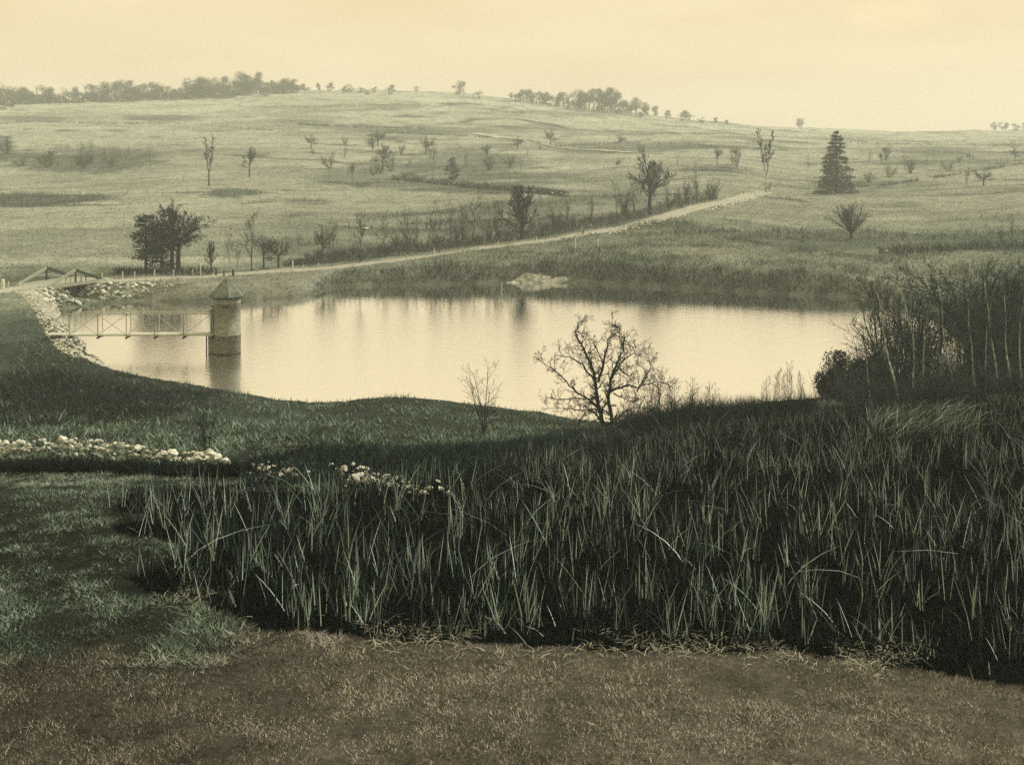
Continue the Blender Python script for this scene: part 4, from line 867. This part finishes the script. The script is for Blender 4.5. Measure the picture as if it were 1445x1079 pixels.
def hazy(seed, squat):
    """far hilltop tree: limbs and a see-through head of fine twig sprays"""
    def fn():
        rng = np.random.default_rng(seed); tr = []; cr_ = []
        P_ = [dict(seg=4, wander=.08, up=.1, kids=8, start=.25, angle=.7, ratio=.5, rr=.5), dict(seg=3, wander=.15, up=.1, kids=0)]
        grow(rng, (0, 0, -1.0), (0, 0, 1), 8.5, .3, 0, P_, tr, cr_, .06)
        N = 2200; lobes = [(rng.normal(0, 1.7 * squat), rng.normal(0, 1.7 * squat), rng.uniform(.8, 7.8), rng.uniform(1.2, 2.4)) for _ in range(12)]
        B = []
        for i in range(N):
            lx, ly, lz, lr = lobes[rng.integers(0, 12)]; v = rng.normal(0, 1, 3); v = v / np.linalg.norm(v) * lr * rng.uniform(.2, 1)**.5
            B.append((lx + v[0], ly + v[1], max(.3, lz + v[2] * .8)))
        B = np.array(B); dirs = rng.normal(0, .7, (N, 3)) + [0, 0, .7]; dirs /= np.linalg.norm(dirs, axis=1)[:, None]; sd_ = np.cross(dirs, rng.normal(0, 1, (N, 3))); sd_ /= np.linalg.norm(sd_, axis=1)[:, None]
        V1 = np.stack([B - sd_ * .045, B + sd_ * .045, B + dirs * rng.uniform(.5, 1.2, (N, 1))], 1).reshape(-1, 3)
        allm = tube_mesh('limbs', cr_, 3); v0 = np.array([v.co[:] for v in allm.vertices]); t0 = np.array([p.vertices[:] for p in allm.polygons]); bpy.data.meshes.remove(allm)
        return tr, tri_mesh('crown', np.concatenate([v0, V1]), np.concatenate([t0, np.arange(3 * N).reshape(-1, 3) + len(v0)]))
    return fn
def tree(name, lab, cat, px, py, hpx, var, wide=1.0, group=None, tilt=0.0, Y=None, ymin=60, tm=None):
    tr, crn, z = var
    p = hit(px, py, ymin)
    if Y is not None: p = Vector(((px - 722.5) / F * Y, Y, float(ground((px - 722.5) / F * Y, Y))))
    s = hpx * p.y / F / z
    e = empty(name, p, R.uniform(0, 6.28), (s * wide, s * wide, s))
    if tilt: e.rotation_euler = (0, tilt, 0)
    t_ = link('trunk', tr, None, e); c_ = link('crown', crn, None, e)
    if tm is not None:
        t_.material_slots[0].link = 'OBJECT'; t_.material_slots[0].material = tm
    return tag(e, lab, cat, group)
V_ = lambda key, st, seed, minr, tm=M_BARKF, cm=M_TWIG: variant(key, bare(seed, st, minr), tm, cm)
# --- by the road on the left
pineA = variant('pineA', clumpy(3, 2.4, .02), M_BARK, M_NEEDLE); pineB = variant('pineB', clumpy(8, 1.0, .02), M_BARK, M_NEEDLE)
spr = variant('spruce', clumpy(5, .7, .02, 'spruce'), M_BARK, M_SPRUCE)
D1 = V_('d1', 'oak', 21, .015, M_BARK, M_BARK); D2 = V_('d2', 'oak', 22, .020, M_BARK, M_BARK); D3 = V_('d3', 'dense', 23, .034, M_BARK, M_BARK)
S1 = V_('s1', 'oak', 31, .013); S2 = V_('s2', 'oak', 32, .013)
T1 = V_('t1', 'tall', 41, .019); T2_ = V_('t2', 'tall', 42, .019); T3 = V_('t3', 'tall', 43, .019); F1 = V_('f1', 'fork', 51, .034)
VS = V_('vase', 'vase', 61, .025, M_BARK, M_TWIG); P1 = V_('p1', 'sapling', 71, .015); P2_ = V_('p2', 'sapling', 72, .015); B1 = V_('b1', 'bush', 81, .019); B2 = V_('b2', 'bush', 82, .019)
DB1 = V_('db1', 'bush', 83, .022, M_BARK, M_BARK); DP1 = V_('dp1', 'sapling', 73, .02, M_BARK, M_BARK); DP2 = V_('dp2', 'sapling', 74, .02, M_BARK, M_BARK); DP3 = V_('dp3', 'sapling', 75, .02, M_BARK, M_BARK)
tree('pine_tree', 'dark clumpy pine at the left end of the roadside grove', 'tree', 206, 385, 84, pineA, 1.35)
tree('pine_tree', 'low dark pine tucked between the pine and the tall bare tree', 'tree', 228, 383, 70, pineB, 1.35)
tree('bare_tree', 'tall dark broad-headed bare tree, largest of the roadside grove', 'tree', 252, 381, 103, D1, 1.15)
tree('bare_tree', 'slimmer dark bare tree directly left of the largest one in the grove', 'tree', 243, 380, 94, D2, .95)
tree('bare_tree', 'small dark twiggy tree at the right end of the roadside grove', 'tree', 298, 380, 42, D3, .8)
tree('birch_tree', 'slender leaning birch with white foot behind the tower roof', 'tree', 327, 386, 68, T1, .55, tilt=-.06, tm=M_BIRCH)
tree('bare_tree', 'thin crooked bare sapling just right of the leaning birch', 'tree', 334, 380, 44, T2_, .6)
tree('bare_tree', 'tall thin bare tree on the roadside right of the tower', 'tree', 355, 382, 86, T3, 1.15)
tree('bare_tree', 'medium bare tree second right of the tower roof', 'tree', 372, 380, 52, S1, .9)
tree('bare_tree', 'low spreading bare tree where the roadside brush begins', 'tree', 393, 378, 42, S2, 1.1)
# --- thicket along the road
tree('bare_tree', 'small pale-footed bare tree at the left end of the roadside brush', 'tree', 457, 365, 50, S2, .8, tm=M_BIRCH)
tree('bare_tree', 'upright bare tree beside the small pale-footed one in the brush', 'tree', 474, 362, 58, T2_, .8)
tree('bare_tree', 'dark straight tree with a tufted top rising from the brush at the road', 'tree', 508, 372, 75, V_('tuft', 'tall', 45, .03, M_BARK, M_BARK), .55)
k_ = 0
for (px_, py_, h_, v_) in [(540, 358, 55, T3), (575, 352, 62, P1), (588, 350, 50, P2_), (603, 352, 60, T1), (620, 356, 75, T2_), (637, 348, 72, P2_), (652, 345, 66, P1), (668, 342, 70, T3), (700, 340, 66, P1), (560, 354, 45, B1), (645, 346, 40, B2), (690, 338, 44, B1), (785, 326, 46, B2), (800, 322, 52, P2_), (835, 315, 48, P1), (870, 306, 52, T3), (880, 302, 44, B2), (945, 292, 44, B1), (895, 300, 50, P1)]:
    tree('bare_sapling', 'thin bare sapling among the tangle of brush above the road', 'tree', px_, py_, h_, v_, R.uniform(.7, 1.0), 'saplings in the roadside brush')
for i in range(46):
    a = 425 + 585 * (i + R.random()) / 46; b_ = np.interp(a, [p[0] for p in ROAD_PX], [p[1] for p in ROAD_PX]) - R.uniform(5, 14)
    tree('roadside_bush', 'grey leafless bush in the dense brush along the upper road edge', 'bush', a, b_, R.uniform(12, 27) * np.interp(a, [425, 500, 1010], [.6, 1, .8]), R.choice((B1, B2, DB1)), R.uniform(.8, 1.3), 'bushes of the roadside brush')
tree('birch_tree', 'thin pale-stemmed birch standing at the road edge in the brush', 'tree', 684, 348, 60, T1, .5, tm=M_BIRCH)
tree('bare_tree', 'dense round dark bare tree in the roadside brush left of centre', 'tree', 736, 338, 80, D3, 1.35)
tree('bare_tree', 'large forking bare tree above the middle of the climbing road', 'tree', 917, 303, 102, D1, 1.05)
for (px_, py_, h_, v_, lab) in [(968, 289, 40, DB1, 'left of three dark shrubs at the top of the roadside brush'), (985, 285, 44, DP1, 'middle and tallest of three dark shrubs at the top of the roadside brush'), (1003, 282, 36, DB1, 'right of three dark shrubs at the top of the roadside brush')]:
    tree('dark_shrub', lab, 'shrub', px_, py_, h_, v_, .8)
tree('birch_tree', 'tall forked bare birch with white trunk at the top of the road', 'tree', 1081, 272, 92, F1, 1.15, tm=M_BIRCH)
tree('spruce_tree', 'tall cone-shaped evergreen alone on the right-hand hillside', 'tree', 1180, 273, 90, spr, 1.0)
tree('bare_tree', 'fan-shaped bare tree with a short stem on the right-hand pasture', 'tree', 1201, 338, 59, VS, .95)
tree('bare_sapling', 'tiny bare sapling left of the fan-shaped tree', 'tree', 1134, 358, 36, T2_, .7)
tree('bare_sapling', 'thin leaning bare sapling near the right edge of the pasture', 'tree', 1428, 338, 42, P2_, .7)
tree('bare_sapling', 'small bare sapling beside the leaning one at the right edge of the pasture', 'tree', 1412, 340, 26, B1, .8)
# --- middle hill
MID = [(295, 263, 73, F1, 1.1, 'tall forked bare tree alone on the left hillside'), (352, 250, 46, S1, .75, 'small forked bare tree right of the tall one on the left hillside'), (212, 238, 36, T3, .8, 'faint slim bare tree left of the tall forked one on the hillside'),
       (610, 256, 74, T1, .45, 'tall thin pole-like tree on the middle of the far hill'), (657, 240, 34, T2_, .5, 'short thin bare tree right of the dark pine on the hill'),
       (540, 240, 40, S2, .9, 'twiggy bare tree left of the thin pole-like tree on the hill'), (552, 242, 36, B1, .7, 'twiggy bush leaning against the bare tree on the middle hill'), (497, 256, 28, S1, .6, 'very small bare tree below the bushes on the middle hill'),
       (570, 254, 16, B2, .8, 'low dark bush at the left end of the broken field wall'), (465, 238, 34, B1, .9, 'faint bare bush left of centre on the middle hill'), (777, 206, 26, S2, .9, 'small bare tree beside the thin hill track'),
       (1040, 236, 22, B2, .8, 'small pale bush left of the tall birch on the hillside'), (1012, 232, 26, S1, .8, 'small bare tree above the roadside shrubs on the right of the hill'), (1085, 268, 18, B1, .8, 'low bush at the foot of the tall forked birch'),
       (1140, 244, 26, T3, .8, 'faint bare sapling just left of the evergreen'), (1255, 250, 26, B1, 1.0, 'wispy bush right of the evergreen on the slope'), (1285, 245, 30, B2, 1.1, 'second wispy bush right of the evergreen on the slope'),
       (10, 218, 30, DB1, .9, 'dark bush on the hillside at the left edge of the picture'), (68, 236, 30, B1, 1.4, 'leftmost grey bush of the scrub on the left hillside'), (118, 238, 32, B2, 1.2, 'middle grey bush of the scrub on the left hillside'), (158, 236, 28, B1, 1.2, 'rightmost grey bush of the scrub on the left hillside'),
       (690, 240, 28, B2, 1.3, 'wide grey bush in the scrub right of the dark pine'), (720, 236, 26, B1, 1.4, 'wide grey bush at the right end of the scrub on the middle hill'), (955, 240, 24, T2_, .7, 'faint sapling right of the large forking tree')]
for (px_, py_, h_, v_, w_, lab) in MID:
    c_ = 'bush' if ' bush' in lab else 'tree'
    tree('hill_bush' if c_ == 'bush' else 'bare_tree', lab, c_, px_, py_, h_, v_, w_)
for (x0, x1, y0, y1, n_) in [(430, 770, 204, 250, 20), (1190, 1440, 218, 262, 14), (0, 190, 212, 238, 10), (820, 1060, 206, 240, 8)]:
    for i in range(n_):
        tree('hill_bush', 'faint grey bush scattered on the far hillside pasture', 'bush', R.uniform(x0, x1), R.uniform(y0, y1), R.uniform(9, 24), R.choice((B1, B2, S1, S2, T3, P1)), R.uniform(.8, 1.5), 'faint bushes scattered over the far hill')
tree('pine_tree', 'small dark flat-topped pine on the middle of the far hill', 'tree', 637, 257, 36, pineB, 1.3)
# --- hilltop
M_HAZY = mat_basic('hazed_hilltop_twigs', (.125, .150, .120), .25, .5, .95)  # twigs coloured paler than nearer ones, haze painted into them
HZ = [variant('hz%d' % i, hazy(200 + i, s), M_HAZY, M_HAZY) for i, s in enumerate((1.0, 1.3, .8, 1.5, 1.1, .7))]
def ridge_tree(px, h, v, w, lab, group, drop=3.0):
    us = (px - 722.5) / F; Yc = np.linspace(560, 900, 200); g_ = ground(us * Yc, Yc); i = int(np.argmax((g_ - CAMZ) / Yc)); Y = Yc[i] - 12 - R.uniform(0, 35) 
    return tree('hilltop_tree', lab, 'tree', px, 0, h, v, w, group, Y=Y)
x_ = -40.0
while x_ < 425:
    h_ = np.interp(x_, [-40, 60, 80, 130, 200, 330, 380, 425], [30, 32, 20, 30, 28, 34, 26, 18]) * R.uniform(.5, 1.12)
    ridge_tree(x_, h_, R.choice(HZ), R.uniform(.8, 1.3), 'hazy bare tree in the long row along the left hilltop', 'trees along the left hilltop'); x_ += R.uniform(3.5, 9)
x_ = -40.0
while x_ < 425:
    ridge_tree(x_, R.uniform(8, 18), R.choice(HZ), R.uniform(1.2, 2.0), 'low scrubby tree filling the foot of the left hilltop row', 'low scrubby trees at the foot of the left hilltop row'); x_ += R.uniform(4, 9)
x_ = 430.0
while x_ < 560:
    ridge_tree(x_, R.uniform(9, 17), R.choice(HZ), R.uniform(.9, 1.4), 'faint low tree in the sparse line along the middle hilltop', 'sparse trees along the middle hilltop'); x_ += R.uniform(8, 22)
ridge_tree(648, 22, HZ[0], 1.1, 'round hazy tree standing alone on the middle hilltop', None); ridge_tree(675, 13, HZ[3], 1.1, 'low hazy tree right of the lone round hilltop tree', None); ridge_tree(588, 9, HZ[3], 1.1, 'tiny tree left of the lone round hilltop tree', None)
x_ = 722.0
while x_ < 915:
    h_ = np.interp(x_, [722, 760, 800, 830, 860, 880, 915], [14, 20, 22, 34, 36, 26, 20]) * R.uniform(.75, 1.1)
    ridge_tree(x_, h_, R.choice(HZ), R.uniform(.7, 1.1), 'hazy bare tree in the clump right of centre on the hilltop', 'clump of trees on the hilltop right of centre'); x_ += R.uniform(4, 8)
for (a, h_) in [(925, 16), (940, 14), (962, 17), (972, 14), (990, 9), (1010, 9), (1025, 8)]:
    ridge_tree(a, h_, R.choice(HZ), 1.2, 'small hazy tree on the falling crest right of the hilltop clump', 'small trees on the falling crest')
ridge_tree(1131, 17, HZ[1], 1.1, 'small round hazy tree alone on the low right skyline', None)
for a in (1405, 1418, 1432, 1446, 1460):
    ridge_tree(a, R.uniform(10, 16), R.choice(HZ), 1.2, 'faint far tree on the skyline at the right edge', 'faint trees at the right edge of the skyline')
# --- near side of the pond: the old apple tree, traced limb by limb
rng = np.random.default_rng(77); AY = 73.0
def apx(zx, zy, dy=0.0): 
    px, py = 760 + zx / 5.68, 440 + zy / 5.68; Y = AY + dy
    return np.array([(px - 722.5) / F * Y, Y, CAMZ - (py - HOR) / F * Y])
LIMBS = [([(540, 930), (515, 880), (480, 740), (460, 560), (420, 430), (370, 300), (290, 165), (340, 70)], .17, .03, -.5), ([(560, 930), (590, 880), (565, 700), (575, 560), (620, 430), (680, 300), (690, 200)], .16, .035, .5), ([(680, 290), (645, 200), (650, 140), (575, 90)], .05, .015, .7),
         ([(478, 560), (520, 420), (545, 300), (550, 230), (600, 190)], .09, .02, -1.0), ([(455, 560), (350, 420), (260, 360), (150, 345)], .07, .02, -1.4), ([(480, 760), (330, 660), (250, 590), (170, 490), (60, 430), (0, 350)], .07, .012, .8), ([(505, 880), (430, 790), (340, 790), (210, 770), (20, 775)], .06, .012, -.8),
         ([(470, 680), (420, 690), (250, 690), (130, 700), (40, 680)], .05, .01, 1.6), ([(575, 640), (700, 590), (790, 610), (860, 580), (960, 555), (1060, 600)], .08, .012, 1.2), ([(790, 640), (870, 500), (910, 430), (860, 350)], .05, .012, 1.3), ([(605, 890), (680, 800), (760, 770), (860, 775), (960, 800)], .06, .012, -.9), ([(690, 925), (710, 840), (780, 825), (870, 800)], .07, .012, -1.5),
         ([(310, 920), (370, 810), (440, 780), (490, 800)], .05, .03, -1.2), ([(575, 560), (680, 380), (760, 330), (880, 370)], .06, .012, 1.8), ([(520, 420), (440, 240), (400, 200)], .045, .012, .9), ([(620, 430), (720, 520), (790, 490)], .05, .012, -1.6), ([(690, 260), (780, 290), (880, 340)], .035, .01, 1.0), ([(600, 650), (690, 690), (770, 745)], .05, .012, 1.4)]
tr_l = []; cr_l = []
SUBP = [dict(), dict(seg=4, wander=.22, up=.07, kids=5, start=.15, angle=.75, ratio=.55, rr=.6), dict(seg=3, wander=.25, up=.06, kids=4, start=.1, angle=.7, ratio=.55, rr=.6), dict(seg=2, wander=.2, kids=0)]
for li, (pz, r0, r1, dep) in enumerate(LIMBS):
    k = len(pz); pts = np.array([apx(a, b_, dep * (i / (k - 1))) for i, (a, b_) in enumerate(pz)])
    fine = []
    for i in range(k - 1):
        for f in np.linspace(0, 1, 4)[:-1]: fine.append(pts[i] * (1 - f) + pts[i + 1] * f + (rng.normal(0, .035, 3) if i or f else 0))
    fine.append(pts[-1]); fine = np.array(fine); rad = np.linspace(r0, r1, len(fine)); (tr_l if li < 2 else cr_l).append((fine, rad))
    for i in range(3 if li < 2 else 1, len(fine) - 1):
        for q_ in range(3 if li < 2 else 2):
            d = fine[i + 1] - fine[i]; d /= np.linalg.norm(d); side = rng.normal(0, 1, 3); side -= d * side.dot(d); side /= np.linalg.norm(side)
            grow(rng, fine[i], d * .5 + side * .8 + [0, 0, .15], rng.uniform(.4, 1.15), max(rad[i] * .4, .016), 1, SUBP, tr_l, cr_l, 0.008)
at_ = empty('apple_tree', apx(550, 925)); tag(at_, 'gnarled dark bare fruit tree silhouetted against the pond', 'tree')
for nm, ls in (('trunk', tr_l), ('crown', cr_l)):
    ls = [(p - np.array(at_.location), r_) for p, r_ in ls]; link(nm, tube_mesh(nm, ls, 6), M_BARK, at_)
tree('sapling_clump', 'clump of three thin bare saplings on the near bank left of the fruit tree', 'tree', 683, 612, 112, V_('sap3', 'sapling', 99, .013, M_BARK, M_BARK), 1.1)
tree('bare_shrub', 'leafless upright shrub growing behind the near stone wall', 'shrub', 290, 645, 100, V_('shr', 'sapling', 98, .016, M_BARK, M_BARK), 1.2, ymin=41)
for (px_, py_, h_, v_, w_, lab) in [(915, 602, 70, DP1, 1.2, 'twiggy sapling just right of the fruit tree'), (928, 600, 84, DP2, .8, 'tall whippy sapling second right of the fruit tree'), (948, 596, 66, DP3, 1.2, 'whippy sapling third right of the fruit tree'), (972, 594, 64, DP1, .9, 'thin sapling on the bank midway between fruit tree and gap'), (1000, 590, 52, DP2, 1.0, 'short sapling at the right end of the bank brush'),
                                   (1080, 585, 56, DP3, .6, 'leftmost thin weed stalk on the right bank before the pond'), (1098, 584, 66, DP2, .6, 'tall thin weed stalk on the right bank before the pond'), (1112, 582, 74, DP1, .6, 'tallest thin weed stalk on the right bank before the pond'), (1130, 582, 60, DP3, .6, 'rightmost thin weed stalk on the right bank before the round shrub')]:
    tree('bank_sapling', lab, 'sapling', px_, py_, h_, v_, w_)
for i in range(18):
    a = 885 + 260 * (i + R.random()) / 18
    tree('bank_bush', 'low dark leafless bush on the bank edge right of the fruit tree', 'bush', a, np.interp(a, [885, 1000, 1145], [606, 594, 582]) + R.uniform(0, 8), R.uniform(14, 40) * np.interp(a, [885, 950, 1145], [1.2, 1.2, .7]), R.choice((DB1, DP1, DP2)), R.uniform(.9, 1.6), 'dark bushes along the bank edge')
M_THK = mat_basic('thicket_twigs', (.056, .086, .082), .5, 1.2, .9)
TB1 = V_('tb1', 'bush', 84, .016, M_BARK, M_THK); TB2 = V_('tb2', 'bush', 85, .016, M_BARK, M_THK)
for i in range(22):
    a = R.uniform(1195, 1460)
    tree('thicket_bush', 'dark low bush at the foot of the birch thicket', 'bush', a, R.uniform(560, 590), R.uniform(30, 80), R.choice((TB1, TB2)), R.uniform(.9, 1.5), 'low bushes at the foot of the thicket')
# dark brush on the bank right of the fruit tree and at the foot of the thicket
def brush_px(name, lab, cat, polypx, n_, h0, h1, col, w0=.012, w1=.04, lean=.7, segs=2, ymin=55):
    pw = np.array([hit(a, b_, ymin)[:2] for a, b_ in polypx]); x, y = scatter_box(n_, pw[:, 0].min(), pw[:, 0].max(), pw[:, 1].min(), pw[:, 1].max())
    k = in_poly(x, y, pw) & (pond_sd(x, y) > .1); x, y = x[k], y[k]; N = len(x); cl_ = fbm(x / 1.8, y / 1.8, 98)
    o = blades(name, on_ground(x, y), np.clip(NR.uniform(h0, h1, N) * (1 + .9 * cl_), .1, 9), NR.uniform(w0, w1, N), NR.uniform(.05, lean, N), np.where(NR.random((N, 1)) < .03, 9.0, 1.0) * np.array(col) * NR.uniform(.4, 2.2, (N, 1)), segs)
    tag(o, lab, cat, kind='stuff')
brush_px('bank_brush', 'dark brush on the bank right of the fruit tree', 'brush', [(868, 606), (905, 618), (1010, 605), (1140, 590), (1150, 574), (1000, 588), (930, 592)], 26000, .2, 1.35, (.012, .022, .022))
rx, ry = np.array([27, 50, 60, 45, 33, 27]), np.array([75, 70, 100, 100, 87, 82])
x, y = scatter_box(90000, 19, 64, 59, 112); k = in_poly(x, y, [(20, 76), (24, 66), (44, 60), (64, 86), (62, 112), (47, 112), (43, 100), (34, 88), (26, 84)]); x, y = x[k], y[k]; N = len(x)
o = blades('thicket_brush', on_ground(x, y), NR.uniform(.3, 1.3, N) ** 1.5 * 1.6 * (1 + .9 * fbm(x / 2, y / 2, 99)) * np.interp(y, [64, 76], [.4, 1]) + .2, NR.uniform(.010, .03, N), NR.uniform(.05, .8, N), np.array((.017, .030, .030)) * NR.uniform(.4, 2.0, (N, 1)), 2)
tag(o, 'dark tangled brush at the foot of the birch thicket', 'brush', kind='stuff')
# roadside brush
def road_brush(n_, px0, px1, up, h0, h1, name, lab):
    a = NR.uniform(px0, px1, n_); ry_ = np.interp(a, [p[0] for p in ROAD_PX], [p[1] for p in ROAD_PX])
    pts = np.array([hit(q_, r_ - 4 - NR.uniform(0, 1)**1.3 * up * np.interp(q_, [400, 470, 1000, 1012], [.25, 1, .8, .3]), 120)[:] for q_, r_ in zip(a, ry_)])
    o = blades(name, pts, NR.uniform(h0, h1, n_) * np.interp(a, [400, 480, 1000], [.5, 1, .9]), NR.uniform(.03, .09, n_), NR.uniform(.1, .9, n_), np.array((.050, .068, .056)) * NR.uniform(.4, 1.8, (n_, 1)), 2)
    tag(o, lab, 'brush', kind='stuff')
road_brush(7000, 400, 1012, 14, .4, 1.9, 'roadside_brush', 'dense grey-green brush along the upper side of the road')
x_ = NR.uniform(160, 300, 900); pts = np.array([hit(a, 386 + NR.uniform(-4, 3), 120)[:] for a in x_]); 
o = blades('grove_undergrowth', pts, NR.uniform(.4, 1.2, 900), NR.uniform(.04, .1, 900), NR.uniform(.05, .5, 900), np.array((.032, .046, .038)) * NR.uniform(.4, 1.6, (900, 1)), 2); tag(o, 'dark undergrowth beneath the roadside grove', 'undergrowth', kind='stuff')
x_ = NR.uniform(1240, 1470, 900); pts = np.array([hit(a, np.interp(a, [1240, 1300, 1370, 1470], [357, 355, 350, 348]) + NR.uniform(-4, 4), 120)[:] for a in x_])
o = blades('hedge_brush', pts, NR.uniform(.4, 1.5, 900), NR.uniform(.05, .14, 900), NR.uniform(.05, .6, 900), np.array((.045, .062, .052)) * NR.uniform(.4, 1.6, (900, 1)), 2); tag(o, 'dark low hedge brush across the right-hand pasture', 'brush', kind='stuff')
brush_px('dam_foot_brush', 'dark weeds on the shaded landward foot of the dam at left', 'weeds', [(-60, 520), (60, 520), (200, 560), (260, 585), (150, 600), (-60, 605)], 26000, .15, .6, (.018, .028, .024), .02, .05)
x, y = scatter_view(260000, 175, 640, -0.55, 0.55); zc = ground(x, y); lum = cover(x, y, zc).mean(1)
k = (lum < .15) & (NR.random(len(x)) < .30); x, y = x[k], y[k]; N = len(x)
o = blades('hill_scrub', on_ground(x, y, .05), NR.uniform(.3, 1.5, N), NR.uniform(.06, .2, N), NR.uniform(.1, .8, N), np.array((.060, .082, .068)) * NR.uniform(.4, 1.9, (N, 1)), 1); tag(o, 'patchy dark scrub scattered over the far hillside', 'scrub', kind='stuff')
# --- birch thicket on the right
BI = [V_('bi%d' % i, 'tall', 120 + i, .012, M_BIRCH, M_BARK) for i in range(4)]
BIRCH = [(1268, 560, 180, -.05, 'leaning white birch at the left of the thicket'), (1290, 580, 190, 0, 'white birch with a pale forked stem left of the thicket centre'), (1304, 566, 175, .03, 'straight white birch just right of the forked one in the thicket'), (1328, 560, 160, .06, 'slim white birch leaning right near the thicket centre'),
         (1347, 570, 185, .01, 'straight tall white birch in the middle of the thicket'), (1376, 555, 150, -.02, 'faint white birch right of the thicket centre'), (1392, 552, 160, .02, 'thin white birch between the middle and the crooked one'), (1409, 560, 190, -.03, 'crooked white birch on the right of the thicket'), (1426, 555, 150, .10, 'white birch leaning right near the right edge'), (1441, 575, 170, 0, 'white birch at the right edge of the picture'), (1230, 545, 120, -.08, 'small white birch leaning over the round dark shrub')]
for i, (px_, py_, h_, tl_, lab) in enumerate(BIRCH):
    Y = R.uniform(67.5, 72.5); tree('birch_tree', lab, 'birch', px_, py_, h_, BI[i % 4], .75, tilt=tl_, Y=Y)
DS = [V_('ds%d' % i, 'sapling', 140 + i, .013, M_BARK, M_THK) for i in range(5)] + [V_('dt0', 'tall', 150, .013, M_BARK, M_THK)]
i = 0
while i < 175:
    X, Y = R.uniform(26, 62), R.uniform(73, 108)
    if not in_poly(np.array([X]), np.array([Y]), [(20.5, 79.5), (24, 73), (48, 66), (63, 90), (62, 110), (47, 110), (43, 101), (34, 89), (26.5, 83.5), (23, 82)])[0]: continue
    px_ = 722.5 + F * X / Y
    if px_ > 1560: i += 0.5; continue
    topy = np.interp(px_, [1170, 1200, 1225, 1250, 1290, 1400, 1500], [520, 455, 410, 392, 384, 376, 378]) + R.choice((R.uniform(-16, 24), R.uniform(0, 140))); z = float(ground(X, Y)); H = CAMZ - (topy - HOR) / F * Y - z
    v = DS[R.randrange(6)]; s = H / v[2]; e = empty('thicket_sapling', (X, Y, z), R.uniform(0, 6.28), (s * R.uniform(.9, 1.9), s * R.uniform(.9, 1.9), s)); link('trunk', v[0], None, e); link('crown', v[1], None, e)
    tag(e, 'dark bare whippy sapling in the dense thicket on the right bank', 'sapling', 'dark saplings of the right-hand thicket'); i += 1
# round dark evergreen shrubs at the water's edge
def leafy(name, lab, px_, py_, rw, rh, seed, Y):
    rng_ = np.random.default_rng(seed); X = (px_ - 722.5) / F * Y; z = float(ground(X, Y)); e = empty(name, (X, Y, z)); tag(e, lab, 'shrub')
    N = 7000; v = rng_.normal(0, 1, (N, 3)); v /= np.linalg.norm(v, axis=1)[:, None]
    lb = np.array([(rng_.normal(0, .45), rng_.normal(0, .45), rng_.uniform(.12, .85), rng_.uniform(.22, .5)) for _ in range(13)]); q_ = lb[rng_.integers(0, 13, N)]
    r_ = rng_.uniform(.2, 1.15, N)**.6; v0 = v; v = q_[:, :3] + v * (r_ * q_[:, 3])[:, None]; v[:, 2] = np.abs(v[:, 2]); r_ = np.ones(N)
    B = v * r_[:, None] * [rw, rw, rh]; d = v0 + [0, 0, .4] + rng_.normal(0, .6, (N, 3)); d /= np.linalg.norm(d, axis=1)[:, None]; s_ = np.cross(d, rng_.normal(0, 1, (N, 3))); s_ /= np.linalg.norm(s_, axis=1)[:, None]
    Vv = np.stack([B - s_ * .05, B + s_ * .05, B + d * .17], 1).reshape(-1, 3); link('foliage', tri_mesh('foliage', Vv, np.arange(3 * N).reshape(-1, 3)), M_NEEDLE, e)
    ls = []
    for i in range(14):
        a = rng_.uniform(0, 6.28); el = rng_.uniform(.2, 1.4); ls.append((np.array([(0, 0, -.2), (math.cos(a) * math.cos(el) * rw * .5, math.sin(a) * math.cos(el) * rw * .5, math.sin(el) * rh * .5), (math.cos(a) * math.cos(el) * rw * .9, math.sin(a) * math.cos(el) * rw * .9, math.sin(el) * rh * .9)]), np.array([.05, .03, .012])))
    link('stems', tube_mesh('stems', ls, 4), M_BARK, e)
leafy('round_shrub', 'dense rounded dark shrub at the water edge left of the birches', 1190, 560, 1.6, 2.6, 4, 82.5)
leafy('round_shrub', 'low dark shrub directly behind the rounded one at the water edge', 1222, 560, 2.2, 3.0, 6, 84)
leafy('round_shrub', 'small dark shrub touching the water left of the rounded one', 1172, 562, 1.0, 1.5, 9, 82)

# ------------------------------------------------------------------ haze
bm = bmesh.new(); bmesh.ops.create_cube(bm, size=1.0)
for v in bm.verts: v.co = (v.co.x * 4200, -320 + (v.co.y + .5) * 1900, -4 + (v.co.z + .5) * 76)
me = bpy.data.meshes.new('haze'); bm.to_mesh(me); bm.free()
m = bpy.data.materials.new('haze_air'); m.use_nodes = True; t = m.node_tree; t.nodes.remove(t.nodes['Principled BSDF'])
pv = t.nodes.new('ShaderNodeVolumePrincipled'); pv.inputs['Density'].default_value = 0.0006; pv.inputs['Color'].default_value = (.86, .94, .96, 1); pv.inputs['Anisotropy'].default_value = 0.2
t.links.new(pv.outputs[0], t.nodes['Material Output'].inputs['Volume'])
tag(link('haze', me, m), 'thin pale haze hanging over the whole valley', 'haze', kind='stuff')
